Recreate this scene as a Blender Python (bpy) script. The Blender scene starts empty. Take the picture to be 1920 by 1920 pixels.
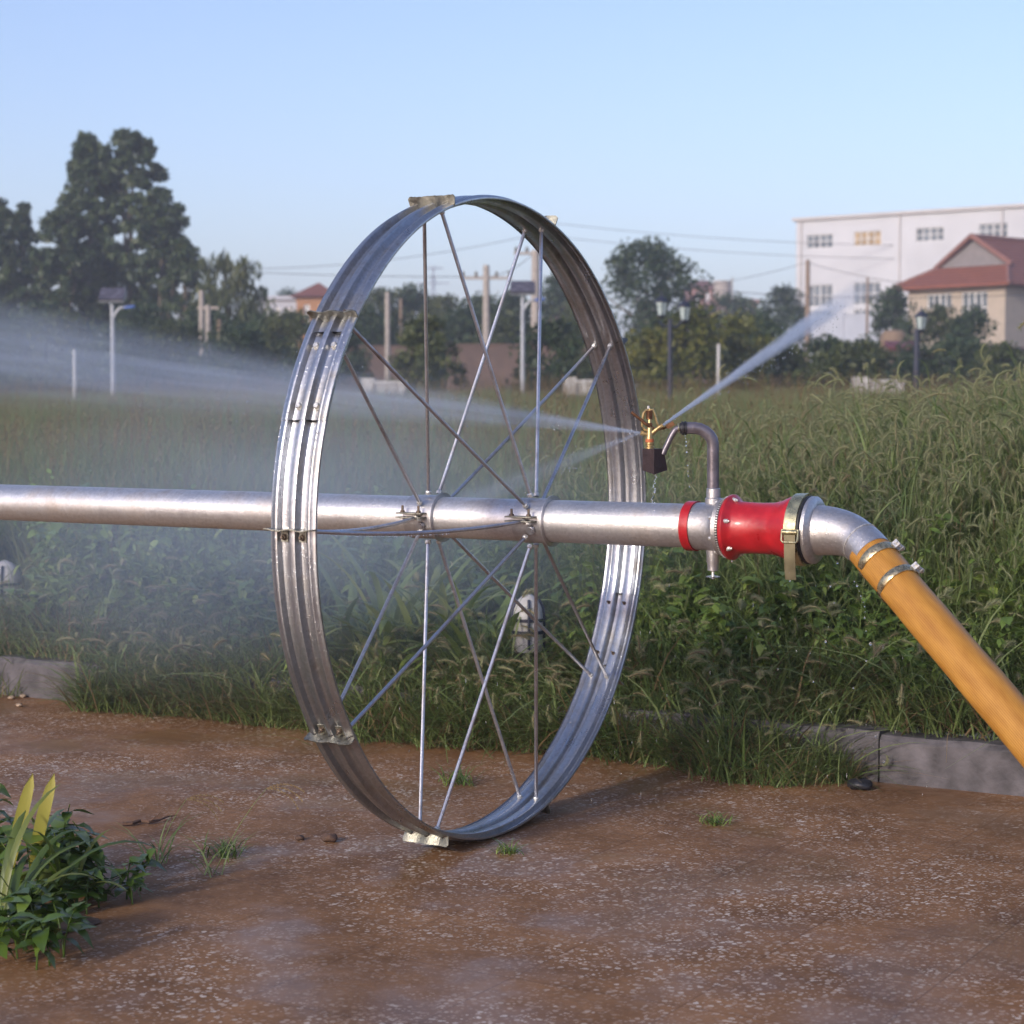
import bpy, math, random
import numpy as np
from mathutils import Vector, Matrix
sc = bpy.context.scene
D2R = math.radians

# ---------------------------------------------------------------- camera
CAM = Vector((2.9528, -4.8645, 1.2300)); YAW = D2R(30.4233); PIT = D2R(3.1282); F = 3780.0
cd = bpy.data.cameras.new('camera'); cam = bpy.data.objects.new('camera', cd); sc.collection.objects.link(cam)
cam.location = CAM; cam.rotation_euler = (math.pi/2-PIT, 0, YAW)
cd.sensor_width = 36; cd.lens = 36*F/1920; cd.clip_start = .05; cd.clip_end = 3000
cd.dof.use_dof = True; cd.dof.focus_distance = 5.55; cd.dof.aperture_fstop = 5.4
sc.camera = cam
# ---------------------------------------------------------------- sky, sun, exposure
SUN_EL = D2R(21)
TO_SUN = Vector((-math.sin(D2R(7))*math.cos(SUN_EL), -math.cos(D2R(7))*math.cos(SUN_EL), math.sin(SUN_EL)))
world = bpy.data.worlds.new("World"); sc.world = world; world.use_nodes = True
wn = world.node_tree.nodes; wl = world.node_tree.links
bgn = wn['Background']; sky = wn.new('ShaderNodeTexSky'); sky.sky_type = 'NISHITA'; sky.sun_disc = False
sky.sun_elevation = SUN_EL; sky.sun_rotation = math.atan2(TO_SUN.x, TO_SUN.y)
sky.air_density = 1.0; sky.dust_density = 1.6; sky.ozone_density = 3.5
tint = wn.new('ShaderNodeVectorMath'); tint.operation = 'MULTIPLY'; tint.inputs[1].default_value = (1.13, .98, 1.04)
wl.new(sky.outputs[0], tint.inputs[0]); wl.new(tint.outputs[0], bgn.inputs[0]); bgn.inputs[1].default_value = .14
sd = bpy.data.lights.new('sun', 'SUN'); sd.energy = 1.95; sd.angle = D2R(6.0); sd.color = (1, .93, .80)
sun = bpy.data.objects.new('sun', sd); sc.collection.objects.link(sun)
sun.rotation_euler = (-TO_SUN).to_track_quat('-Z', 'Y').to_euler(); sun.location = (0, 0, 30)
sc.view_settings.view_transform = 'Standard'; sc.view_settings.look = 'None'; sc.view_settings.gamma = 1
sc.view_settings.exposure = 0.62
sc.cycles.use_denoising = True
sc.cycles.max_bounces = 8; sc.cycles.transparent_max_bounces = 24; sc.cycles.volume_bounces = 1
sc.cycles.caustics_reflective = False; sc.cycles.caustics_refractive = False
sc.cycles.volume_step_rate = 1.0; sc.cycles.volume_max_steps = 128

HAZE = .0013
FW = Vector((-math.sin(YAW)*math.cos(PIT), math.cos(YAW)*math.cos(PIT), -math.sin(PIT)))
RT = FW.cross(Vector((0, 0, 1))).normalized(); UP = RT.cross(FW)
def ray(px, py): return FW + RT*((px-960)/F) - UP*((py-960)/F)
def P(px, py, d): return CAM + ray(px, py)*d
def onplane(px, py, A, n):
    r = ray(px, py); return CAM + r*((Vector(A)-CAM).dot(n)/r.dot(n))
def onz(px, py, z): return onplane(px, py, (0, 0, z), Vector((0, 0, 1)))

def terr(x, y):
    pts = [(1.3, .13), (1.5, .14), (2.2, .27), (4, .46), (8, .60), (15, .74), (30, .92), (60, 1.3), (100, 2.0), (200, 3.0), (900, 6)]
    y = np.asarray(y, float); x = np.asarray(x, float)
    h = np.interp(y, [p[0] for p in pts], [p[1] for p in pts])
    h = h + .16*np.clip((x+.6)/1.6, 0, 1)*np.exp(-((y-4.2)/2.2)**2)
    return h + np.clip((y-1.5)/2, 0, 1)*(.03*np.sin(x*2.1+y*1.3)+.025*np.sin(x*.7-y*.9+2))

# ---------------------------------------------------------------- materials
def newmat(name):
    m = bpy.data.materials.new(name); m.use_nodes = True; nt = m.node_tree
    return m, nt, nt.nodes, nt.links, nt.nodes['Principled BSDF']
def pm(name, col, rough=.5, metal=0, var=.15, scale=20, bump=0, bscale=None, rvar=.1, coord='Object', stretch=None, spec=.5, coat=0):
    m, nt, N, L, b = newmat(name)
    tc = N.new('ShaderNodeTexCoord'); src = tc.outputs[coord]
    if stretch:
        mp = N.new('ShaderNodeMapping'); mp.inputs['Scale'].default_value = stretch; L.new(src, mp.inputs[0]); src = mp.outputs[0]
    n = N.new('ShaderNodeTexNoise'); n.inputs['Scale'].default_value = scale; n.inputs['Detail'].default_value = 6; L.new(src, n.inputs['Vector'])
    r = N.new('ShaderNodeMapRange'); r.inputs[1].default_value = .3; r.inputs[2].default_value = .7
    r.inputs[3].default_value = 1-var; r.inputs[4].default_value = 1+var; L.new(n.outputs[0], r.inputs[0])
    mx = N.new('ShaderNodeVectorMath'); mx.operation = 'SCALE'; mx.inputs[0].default_value = col; L.new(r.outputs[0], mx.inputs['Scale'])
    L.new(mx.outputs[0], b.inputs['Base Color'])
    r2 = N.new('ShaderNodeMapRange'); r2.inputs[1].default_value = .3; r2.inputs[2].default_value = .7
    r2.inputs[3].default_value = max(.02, rough-rvar); r2.inputs[4].default_value = min(1, rough+rvar); L.new(n.outputs[0], r2.inputs[0])
    L.new(r2.outputs[0], b.inputs['Roughness']); b.inputs['Metallic'].default_value = metal
    b.inputs['Specular IOR Level'].default_value = spec
    if coat: b.inputs['Coat Weight'].default_value = coat; b.inputs['Coat Roughness'].default_value = .15
    if bump:
        n2 = N.new('ShaderNodeTexNoise'); n2.inputs['Scale'].default_value = bscale or scale*3; n2.inputs['Detail'].default_value = 8; L.new(src, n2.inputs['Vector'])
        bp = N.new('ShaderNodeBump'); bp.inputs['Strength'].default_value = bump; bp.inputs['Distance'].default_value = .003
        L.new(n2.outputs[0], bp.inputs['Height']); L.new(bp.outputs[0], b.inputs['Normal'])
    return m
def galv(name, col=(.62, .63, .66), rough=.4, spots=True, stain=(.30, .27, .23), metal=.85, drops=True):
    """galvanised / aluminium sheet: mottled roughness, faint stains, water beads as bump"""
    m, nt, N, L, b = newmat(name)
    tc = N.new('ShaderNodeTexCoord')
    n = N.new('ShaderNodeTexNoise'); n.inputs['Scale'].default_value = 7; n.inputs['Detail'].default_value = 8; n.inputs['Roughness'].default_value = .65
    L.new(tc.outputs['Object'], n.inputs['Vector'])
    v = N.new('ShaderNodeTexVoronoi'); v.inputs['Scale'].default_value = 140; L.new(tc.outputs['Object'], v.inputs['Vector'])
    vv = N.new('ShaderNodeSeparateColor'); L.new(v.outputs['Color'], vv.inputs[0])
    cr = N.new('ShaderNodeValToRGB'); e = cr.color_ramp.elements
    e[0].position = .28; e[0].color = (*stain, 1); e[1].position = .5; e[1].color = (*col, 1); L.new(n.outputs[0], cr.inputs[0])
    sp = N.new('ShaderNodeMapRange'); sp.inputs[3].default_value = .92; sp.inputs[4].default_value = 1.08; L.new(vv.outputs[0], sp.inputs[0])
    mx = N.new('ShaderNodeVectorMath'); mx.operation = 'SCALE'; L.new(cr.outputs[0], mx.inputs[0]); L.new(sp.outputs[0], mx.inputs['Scale'])
    L.new(mx.outputs[0], b.inputs['Base Color'])
    r2 = N.new('ShaderNodeMapRange'); r2.inputs[1].default_value = .3; r2.inputs[2].default_value = .7
    r2.inputs[3].default_value = rough+.14; r2.inputs[4].default_value = rough-.07; L.new(n.outputs[0], r2.inputs[0]); L.new(r2.outputs[0], b.inputs['Roughness'])
    b.inputs['Metallic'].default_value = metal
    n2 = N.new('ShaderNodeTexNoise'); n2.inputs['Scale'].default_value = 11; n2.inputs['Detail'].default_value = 3; L.new(tc.outputs['Object'], n2.inputs['Vector'])
    bp = N.new('ShaderNodeBump'); bp.inputs['Strength'].default_value = .35; bp.inputs['Distance'].default_value = .004; L.new(n2.outputs[0], bp.inputs['Height'])
    if drops:
        v2 = N.new('ShaderNodeTexVoronoi'); v2.inputs['Scale'].default_value = 190; L.new(tc.outputs['Object'], v2.inputs['Vector'])
        s2 = N.new('ShaderNodeSeparateColor'); L.new(v2.outputs['Color'], s2.inputs[0])
        g = N.new('ShaderNodeMath'); g.operation = 'GREATER_THAN'; g.inputs[1].default_value = .66; L.new(s2.outputs[1], g.inputs[0])
        d = N.new('ShaderNodeMapRange'); d.inputs[1].default_value = .38; d.inputs[2].default_value = .1; L.new(v2.outputs['Distance'], d.inputs[0])
        mm = N.new('ShaderNodeMath'); mm.operation = 'MULTIPLY'; L.new(g.outputs[0], mm.inputs[0]); L.new(d.outputs[0], mm.inputs[1])
        b2 = N.new('ShaderNodeBump'); b2.inputs['Strength'].default_value = .5; b2.inputs['Distance'].default_value = .0012
        L.new(mm.outputs[0], b2.inputs['Height']); L.new(bp.outputs[0], b2.inputs['Normal']); L.new(b2.outputs[0], b.inputs['Normal'])
    else: L.new(bp.outputs[0], b.inputs['Normal'])
    return m
def leafmat(name, cols, rough=.5, trans=.25, spec=.4, nscale=1.2):
    """foliage: colour differs per leaf and in patches; lets light through"""
    m, nt, N, L, b = newmat(name)
    g = N.new('ShaderNodeNewGeometry'); tc = N.new('ShaderNodeTexCoord'); oi = N.new('ShaderNodeObjectInfo')
    n = N.new('ShaderNodeTexNoise'); n.inputs['Scale'].default_value = nscale; n.inputs['Detail'].default_value = 3; L.new(g.outputs['Position'], n.inputs['Vector'])
    a = N.new('ShaderNodeMath'); a.operation = 'MULTIPLY_ADD'; a.inputs[1].default_value = .55; L.new(g.outputs['Random Per Island'], a.inputs[0])
    s = N.new('ShaderNodeMath'); s.operation = 'MULTIPLY_ADD'; s.inputs[1].default_value = .9; s.inputs[2].default_value = -.22; L.new(n.outputs[0], s.inputs[0]); L.new(s.outputs[0], a.inputs[2])
    a2 = N.new('ShaderNodeMath'); a2.operation = 'MULTIPLY_ADD'; a2.inputs[1].default_value = .25; a2.use_clamp = True
    L.new(oi.outputs['Random'], a2.inputs[0]); L.new(a.outputs[0], a2.inputs[2])
    cr = N.new('ShaderNodeValToRGB'); e = cr.color_ramp.elements
    while len(e) < len(cols): e.new(.5)
    for i, c in enumerate(cols): e[i].position = .1+.85*i/(len(cols)-1); e[i].color = (*c, 1)
    L.new(a2.outputs[0], cr.inputs[0]); L.new(cr.outputs[0], b.inputs['Base Color'])
    b.inputs['Roughness'].default_value = rough; b.inputs['Specular IOR Level'].default_value = spec
    tr = N.new('ShaderNodeBsdfTranslucent'); L.new(cr.outputs[0], tr.inputs[0])
    ms = N.new('ShaderNodeMixShader'); ms.inputs[0].default_value = trans
    L.new(b.outputs[0], ms.inputs[1]); L.new(tr.outputs[0], ms.inputs[2]); L.new(ms.outputs[0], N['Material Output'].inputs[0])
    return m

M = {}
M['rim'] = galv('galvanised_rim', (.43, .445, .48), .31, metal=.93)
M['pipe'] = galv('aluminium_pipe', (.65, .64, .64), .42, stain=(.5, .44, .40), metal=.9)
M['alu'] = galv('cast_aluminium', (.54, .53, .54), .40, stain=(.42, .39, .37), metal=.9)
M['spoke'] = galv('spoke_steel', (.52, .52, .55), .33, stain=(.30, .25, .22), metal=.9)
M['lug'] = pm('rusty_zinc_plate', (.24, .235, .20), .45, .85, .35, 60, .5, 140, .15)
M['bolt'] = pm('zinc_bolt', (.62, .61, .58), .35, .6, .25, 150, .2)
M['darkbolt'] = pm('tarnished_bolt', (.16, .12, .09), .5, .7, .4, 200, .4)
M['red'] = pm('red_enamel', (.38, .010, .016), .36, 0, .25, 22, .35, 60, .1, coat=.2)
M['rubber'] = pm('black_rubber', (.02, .02, .025), .5, 0, .3, 80)
M['strap'] = pm('yellow_zinc_strap', (.50, .46, .28), .3, .85, .3, 40, .2, 120)
M['strap_olive'] = pm('dull_olive_strap', (.16, .14, .085), .45, .5, .2, 40)
M['brass'] = pm('brass', (.46, .34, .16), .38, .9, .3, 120, .25, 260)
M['bronze'] = pm('tarnished_bronze', (.22, .11, .055), .4, .85, .35, 120, .25, 260)
M['washer'] = pm('orange_washer', (.45, .12, .04), .5, 0, .1, 50)
M['greypipe'] = pm('grey_riser_pipe', (.17, .155, .18), .38, .55, .25, 35, .3, 160)
M['block'] = pm('painted_block', (.026, .013, .015), .45, .0, .3, 60, .3, 200)
M['hose'] = None
M['clampring'] = pm('iridescent_clamp', (.50, .42, .26), .28, .9, .4, 90, .3, 160)
M['white'] = pm('white_plastic', (.42, .41, .40), .45, 0, .1, 12)
M['darkmetal'] = pm('dark_lamp_metal', (.03, .035, .06), .45, .3, .2, 12)
M['greymetal'] = pm('painted_grey_post', (.36, .38, .42), .45, .2, .12, 6)
M['panel'] = pm('solar_panel', (.09, .085, .11), .25, .1, .25, 6)
M['blue'] = pm('blue_lamp_head', (.06, .13, .42), .4, 0, .1, 6)
M['trimred'] = pm('dull_red_ridge', (.22, .10, .08), .8, 0, .1, 3)
M['concrete'] = pm('concrete_pole', (.34, .30, .27), .8, 0, .2, 8, .2)
M['wood'] = pm('weathered_wood', (.24, .17, .12), .85, 0, .3, 10, .3)
M['wire'] = pm('wire', (.05, .05, .06), .6, .2, .1, 5)
M['lampglass'] = pm('lantern_glass', (.35, .42, .42), .15, 0, .2, 12)
M['factorywall'] = pm('white_render', (.50, .505, .53), .8, 0, .09, .25)
M['trim'] = pm('pale_trim', (.46, .43, .42), .7, 0, .08, 1)
M['glass'] = pm('window_glass', (.12, .14, .16), .12, 0, .5, 1.3)
M['glassamber'] = pm('window_glass_amber_boards', (.36, .25, .12), .3, 0, .35, 1.3)
M['frame'] = pm('white_window_frame', (.68, .67, .66), .5, 0, .04, 3)
M['cream'] = pm('cream_tile_wall', (.41, .34, .27), .7, 0, .08, 3)
M['darkred'] = pm('dark_red_band', (.11, .025, .03), .6, 0, .15, 3)
M['gable'] = pm('grey_gable_panel', (.20, .18, .18), .8, 0, .15, 3)
M['brickred'] = pm('red_brown_wall', (.125, .082, .066), .9, 0, .25, 1.5, .2)
M['pink'] = pm('pink_render', (.32, .17, .15), .85, 0, .12, 1)
M['orange'] = pm('orange_render', (.38, .19, .09), .85, 0, .12, 1)
M['palegrey'] = pm('pale_grey_cladding', (.42, .44, .50), .7, 0, .08, 1)
M['bark'] = pm('bark', (.11, .085, .065), .9, 0, .3, 12, .5)
M['soil'] = pm('field_soil', (.055, .045, .03), .95, 0, .35, 3, .6, 30)
M['tan'] = pm('tan_cover', (.19, .13, .085), .8, 0, .15, 2)
M['stone'] = pm('pale_pebble', (.32, .24, .17), .6, 0, .3, 60, .3)
M['twig'] = pm('dead_twig', (.10, .055, .035), .8, 0, .3, 60, .3)

def tiles():
    m, nt, N, L, b = newmat('red_roof_tiles'); tc = N.new('ShaderNodeTexCoord')
    w = N.new('ShaderNodeTexWave'); w.wave_type = 'BANDS'; w.bands_direction = 'Z'; w.inputs['Scale'].default_value = 2.0; w.inputs['Distortion'].default_value = .3
    n = N.new('ShaderNodeTexNoise'); n.inputs['Scale'].default_value = 3; n.inputs['Detail'].default_value = 6
    L.new(tc.outputs['Object'], w.inputs['Vector']); L.new(tc.outputs['Object'], n.inputs['Vector'])
    cr = N.new('ShaderNodeValToRGB'); cr.color_ramp.elements[0].color = (.12, .032, .016, 1); cr.color_ramp.elements[1].color = (.26, .082, .042, 1)
    cr.color_ramp.elements[0].position = .3; cr.color_ramp.elements[1].position = .7
    a = N.new('ShaderNodeMath'); a.operation = 'MULTIPLY_ADD'; a.inputs[1].default_value = .5; L.new(w.outputs[1], a.inputs[0])
    s = N.new('ShaderNodeMath'); s.operation = 'MULTIPLY'; s.inputs[1].default_value = .6; L.new(n.outputs[0], s.inputs[0]); L.new(s.outputs[0], a.inputs[2])
    L.new(a.outputs[0], cr.inputs[0]); L.new(cr.outputs[0], b.inputs[0]); b.inputs['Roughness'].default_value = .65
    bp = N.new('ShaderNodeBump'); bp.inputs['Strength'].default_value = .7; bp.inputs['Distance'].default_value = .05
    L.new(w.outputs[1], bp.inputs['Height']); L.new(bp.outputs[0], b.inputs['Normal'])
    return m
M['tiles'] = tiles()

def paving():
    m, nt, N, L, b = newmat('wet_terrazzo_paving'); tc = N.new('ShaderNodeTexCoord'); O = tc.outputs['Object']
    def noise(s, d=6, r=.5):
        n = N.new('ShaderNodeTexNoise'); n.inputs['Scale'].default_value = s; n.inputs['Detail'].default_value = d; n.inputs['Roughness'].default_value = r; L.new(O, n.inputs['Vector']); return n.outputs[0]
    def rng(src, a, b_, c, d):
        r = N.new('ShaderNodeMapRange'); r.inputs[1].default_value = a; r.inputs[2].default_value = b_; r.inputs[3].default_value = c; r.inputs[4].default_value = d; L.new(src, r.inputs[0]); return r.outputs[0]
    def mul(x, y):
        k = N.new('ShaderNodeMath'); k.operation = 'MULTIPLY'; L.new(x, k.inputs[0]); L.new(y, k.inputs[1]) if not isinstance(y, float) else setattr(k.inputs[1], 'default_value', y); return k.outputs[0]
    base = N.new('ShaderNodeValToRGB'); e = base.color_ramp.elements
    e[0].position = .3; e[0].color = (.135, .063, .025, 1); e[1].position = .7; e[1].color = (.32, .165, .075, 1); L.new(noise(3, 8, .7), base.inputs[0])
    chips = None; heights = None
    for sc_, th in ((55, .40), (100, .40)):
        v = N.new('ShaderNodeTexVoronoi'); v.inputs['Scale'].default_value = sc_; v.inputs['Randomness'].default_value = 1; L.new(O, v.inputs['Vector'])
        s = N.new('ShaderNodeSeparateColor'); L.new(v.outputs['Color'], s.inputs[0])
        c = mul(rng(s.outputs[0], th, th+.03, 0, 1), rng(v.outputs['Distance'], .42, .30, 0, 1))
        if chips is None: chips = c; chipcol = s.outputs[1]
        else:
            mxn = N.new('ShaderNodeMath'); mxn.operation = 'MAXIMUM'; L.new(chips, mxn.inputs[0]); L.new(c, mxn.inputs[1]); chips = mxn.outputs[0]
    mud = rng(noise(1.3, 7, .62),   .38, .60, .10, 1.0)   # mud film hides the chips in places
    dirt = rng(noise(16, 5, .6), .36, .56, .35, 1.0)
    chips = mul(mul(chips, mud), dirt)
    cc = N.new('ShaderNodeValToRGB'); cc.color_ramp.elements[0].color = (.36, .22, .14, 1); cc.color_ramp.elements[1].color = (.72, .62, .52, 1); L.new(chipcol, cc.inputs[0])
    mx = N.new('ShaderNodeMix'); mx.data_type = 'RGBA'; L.new(chips, mx.inputs[0]); L.new(base.outputs[0], mx.inputs[6]); L.new(cc.outputs[0], mx.inputs[7])
    # paver joints, 0.4 m
    br = N.new('ShaderNodeTexBrick'); br.offset = 0; br.inputs['Scale'].default_value = 1; br.inputs['Brick Width'].default_value = .4; br.inputs['Row Height'].default_value = .4
    br.inputs['Mortar Size'].default_value = .0035; br.inputs['Mortar Smooth'].default_value = .6; br.inputs['Color1'].default_value = (1, 1, 1, 1); br.inputs['Color2'].default_value = (.86, .86, .86, 1); br.inputs['Mortar'].default_value = (.35, .3, .28, 1)
    L.new(O, br.inputs['Vector'])
    m2 = N.new('ShaderNodeMix'); m2.data_type = 'RGBA'; m2.blend_type = 'MULTIPLY'; m2.inputs[0].default_value = .42; L.new(mx.outputs[2], m2.inputs[6]); L.new(br.outputs[0], m2.inputs[7])
    L.new(m2.outputs[2], b.inputs['Base Color'])
    wet = rng(noise(1.7, 4, .55), .46, .58, 1.0, 0.0)
    rmul = N.new('ShaderNodeMath'); rmul.operation = 'MULTIPLY_ADD'; rmul.inputs[1].default_value = .40; rmul.inputs[2].default_value = .29; L.new(wet, rmul.inputs[0]); L.new(rmul.outputs[0], b.inputs['Roughness'])
    b.inputs['Specular IOR Level'].default_value = .2
    bp = N.new('ShaderNodeBump'); bp.inputs['Strength'].default_value = .5; bp.inputs['Distance'].default_value = .003; L.new(noise(40, 6), bp.inputs['Height']); L.new(wet, bp.inputs['Strength'])
    L.new(bp.outputs[0], b.inputs['Normal'])
    return m
M['paving'] = paving()

def kerbmat():
    m = pm('granite_kerb', (.095, .087, .095), .8, 0, .6, 11, 1.0, 70, .12); return m
M['kerb'] = kerbmat()
def hosemat():
    m, nt, N, L, b = newmat('amber_lay_flat_hose'); uv = N.new('ShaderNodeUVMap'); uv.uv_map = 'uv'
    s = N.new('ShaderNodeSeparateXYZ'); L.new(uv.outputs[0], s.inputs[0])
    w = N.new('ShaderNodeMath'); w.operation = 'MULTIPLY'; w.inputs[1].default_value = 2*math.pi*64; L.new(s.outputs[0], w.inputs[0])
    si = N.new('ShaderNodeMath'); si.operation = 'SINE'; L.new(w.outputs[0], si.inputs[0])
    n = N.new('ShaderNodeTexNoise'); n.inputs['Scale'].default_value = 5; n.inputs['Detail'].default_value = 6
    mp = N.new('ShaderNodeMapping'); mp.inputs['Scale'].default_value = (3, 2.2, 1); L.new(uv.outputs[0], mp.inputs[0]); L.new(mp.outputs[0], n.inputs['Vector'])
    a = N.new('ShaderNodeMath'); a.operation = 'MULTIPLY_ADD'; a.inputs[1].default_value = .09; L.new(si.outputs[0], a.inputs[0]); L.new(n.outputs[0], a.inputs[2])
    cr = N.new('ShaderNodeValToRGB'); e = cr.color_ramp.elements; e[0].position = .25; e[0].color = (.30, .125, .014, 1); e[1].position = .75; e[1].color = (.47, .235, .040, 1)
    L.new(a.outputs[0], cr.inputs[0]); L.new(cr.outputs[0], b.inputs[0]); b.inputs['Roughness'].default_value = .42
    bp = N.new('ShaderNodeBump'); bp.inputs['Strength'].default_value = .25; bp.inputs['Distance'].default_value = .001; L.new(si.outputs[0], bp.inputs['Height']); L.new(bp.outputs[0], b.inputs['Normal'])
    return m
M['hose'] = hosemat()
def watermat():
    m, nt, N, L, b = newmat('water'); b.inputs['Transmission Weight'].default_value = .85; b.inputs['IOR'].default_value = 1.33
    b.inputs['Roughness'].default_value = .03; b.inputs['Base Color'].default_value = (.95, .97, 1, 1); return m
M['water'] = watermat()

GR = [(0.0456, 0.0827, 0.0249), (0.0949, 0.1573, 0.0448), (0.1581, 0.224, 0.0696), (0.2405, 0.2866, 0.1119)]
M['grass'] = leafmat('grass_blades', GR, .55, .3, .35, .5)
M['fieldgrass'] = leafmat('field_grass_blades', [(0.0739, 0.1089, 0.0419), (0.1232, 0.173, 0.064), (0.1725, 0.2178, 0.0887), (0.2464, 0.2627, 0.1294)], .65, .3, .25, .25)
M['weed'] = leafmat('weed_leaves', [(0.0379, 0.0724, 0.019), (0.0885, 0.1513, 0.0316), (0.1581, 0.2434, 0.0506), (0.253, 0.3157, 0.0759)], .42, .3, .5, 1.0)
M['dry'] = leafmat('dry_stalks', [(.11, .075, .04), (.19, .13, .07), (.27, .20, .11)], .8, .2, .2, 1)
M['foxhead'] = leafmat('foxtail_seed_heads', [(.18, .21, .10), (.28, .30, .16), (.35, .37, .21), (.34, .28, .17)], .8, .45, .2, 1.5)
M['poplar'] = leafmat('poplar_leaves', [(.018, .034, .013), (.040, .066, .022), (.070, .098, .032)], .5, .2, .4, .5)
M['willow'] = leafmat('willow_leaves', [(.040, .058, .022), (.075, .095, .038), (.12, .13, .055)], .55, .3, .3, .5)
M['darktree'] = leafmat('dark_tree_leaves', [(.014, .030, .013), (.030, .054, .020), (.052, .080, .030)], .55, .2, .4, .5)
M['shrub'] = leafmat('shrub_leaves', [(.022, .036, .014), (.050, .070, .022), (.095, .11, .03)], .5, .25, .4, .8)
M['yshrub'] = leafmat('yellowish_shrub_leaves', [(.035, .050, .014), (.085, .105, .022), (.20, .19, .04)], .5, .3, .4, .8)
M['strapleaf'] = leafmat('strap_leaves', [(.11, .165, .042), (.20, .27, .06), (.31, .34, .09)], .35, .35, .5, 2.5)
M['foreleaf'] = leafmat('fore_strap_leaves', [(.035, .070, .015), (.08, .13, .03), (.17, .20, .045)], .4, .35, .5, 5)
M['mud'] = pm('brown_mud', (.075, .045, .028), .7, 0, .5, 25, 1.0, 60)
M['yellowleaf'] = leafmat('yellowing_leaf', [(.22, .20, .03), (.34, .32, .05), (.42, .38, .08)], .4, .4, .5, 6)
M['freshleaf'] = leafmat('fresh_leaf', [(.030, .060, .010), (.075, .135, .020), (.15, .22, .035)], .3, .3, .55, 6)

# ---------------------------------------------------------------- mesh helpers
COL = sc.collection
def tag(o, label=None, cat=None, group=None, kind=None):
    if label: o['label'] = label
    if cat: o['category'] = cat
    if group: o['group'] = group
    if kind: o['kind'] = kind
    return o
def thing(name, loc, label, cat, group=None):
    o = bpy.data.objects.new(name, None); COL.objects.link(o); o.location = loc; o.empty_display_size = .1
    return tag(o, label, cat, group)
def root_loc(o):
    v = Vector((0, 0, 0))
    while o is not None: v += o.location; o = o.parent
    return v
class MB:
    def __init__(s): s.v = []; s.f = []; s.uv = None
    def add(s, vs, fs):
        b = len(s.v); s.v += [tuple(v) for v in vs]; s.f += [tuple(b+i for i in f) for f in fs]; return s
    def box(s, c, size, R=None):
        c = Vector(c); hx, hy, hz = [q/2 for q in size]; vs = []
        for x in (-hx, hx):
            for y in (-hy, hy):
                for z in (-hz, hz):
                    p = Vector((x, y, z)); vs.append(c + (R @ p if R else p))
        return s.add(vs, [(0, 1, 3, 2), (4, 6, 7, 5), (0, 4, 5, 1), (2, 3, 7, 6), (0, 2, 6, 4), (1, 5, 7, 3)])
    def tube(s, pts, rad, seg=12, caps=True, flat=None):
        pts = [Vector(p) for p in pts]; n = len(pts)
        if not hasattr(rad, '__len__'): rad = [rad]*n
        up = Vector((0, 0, 1)); rings = []; prevn = None
        for i, p in enumerate(pts):
            t = (pts[min(i+1, n-1)]-pts[max(i-1, 0)]).normalized()
            if prevn is None:
                a = up if abs(t.z) < .9 else Vector((1, 0, 0)); nn = (a - t*a.dot(t)).normalized()
            else: nn = (prevn - t*prevn.dot(t)).normalized()
            prevn = nn; bb = t.cross(nn)
            rings.append([p + (nn*math.cos(2*math.pi*k/seg) + bb*math.sin(2*math.pi*k/seg))*rad[i] for k in range(seg)])
        vs = [q for r in rings for q in r]; fs = []
        for i in range(n-1):
            for k in range(seg):
                k2 = (k+1) % seg; fs.append((i*seg+k, i*seg+k2, (i+1)*seg+k2, (i+1)*seg+k))
        if caps: fs.append(tuple(range(seg))[::-1]); fs.append(tuple((n-1)*seg+k for k in range(seg)))
        return s.add(vs, fs)
    def rev(s, prof, c=(0, 0, 0), axis='X', seg=64, R=None):
        """profile [(a, r)] turned about an axis through c"""
        c = Vector(c); vs = []; fs = []; n = len(prof)
        for a, r in prof:
            for k in range(seg):
                t = 2*math.pi*k/seg; y, z = r*math.cos(t), r*math.sin(t)
                p = Vector((a, y, z)) if axis == 'X' else Vector((y, z, a))
                vs.append(c + (R @ p if R else p))
        for i in range(n-1):
            for k in range(seg):
                k2 = (k+1) % seg; q = (i*seg+k, i*seg+k2, (i+1)*seg+k2, (i+1)*seg+k); fs.append(q if axis == 'Z' else q[::-1])
        if prof[0][1] > 1e-6: fs.append(tuple(range(seg)))
        if prof[-1][1] > 1e-6: fs.append(tuple((n-1)*seg+k for k in range(seg))[::-1])
        return s.add(vs, fs)
    def build(s, name, mat, parent=None, smooth=35, bevel=0):
        off = root_loc(parent) if parent is not None else Vector((0, 0, 0))
        me = bpy.data.meshes.new(name); me.from_pydata([(v[0]-off.x, v[1]-off.y, v[2]-off.z) for v in s.v], [], s.f)
        if s.uv: 
            l = me.uv_layers.new(name='uv')
            for i, lp in enumerate(me.loops): l.data[i].uv = s.uv[lp.vertex_index]
        me.update(); mats = mat if isinstance(mat, (list, tuple)) else [mat]
        for m_ in mats: me.materials.append(m_)
        if smooth:
            me.shade_smooth()
            me.set_sharp_from_angle(angle=D2R(smooth))
        o = bpy.data.objects.new(name, me); COL.objects.link(o)
        if parent is not None: o.parent = parent
        if bevel:
            bm_ = o.modifiers.new('bevel', 'BEVEL'); bm_.width = bevel; bm_.segments = 2; bm_.limit_method = 'ANGLE'
        return o
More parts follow.
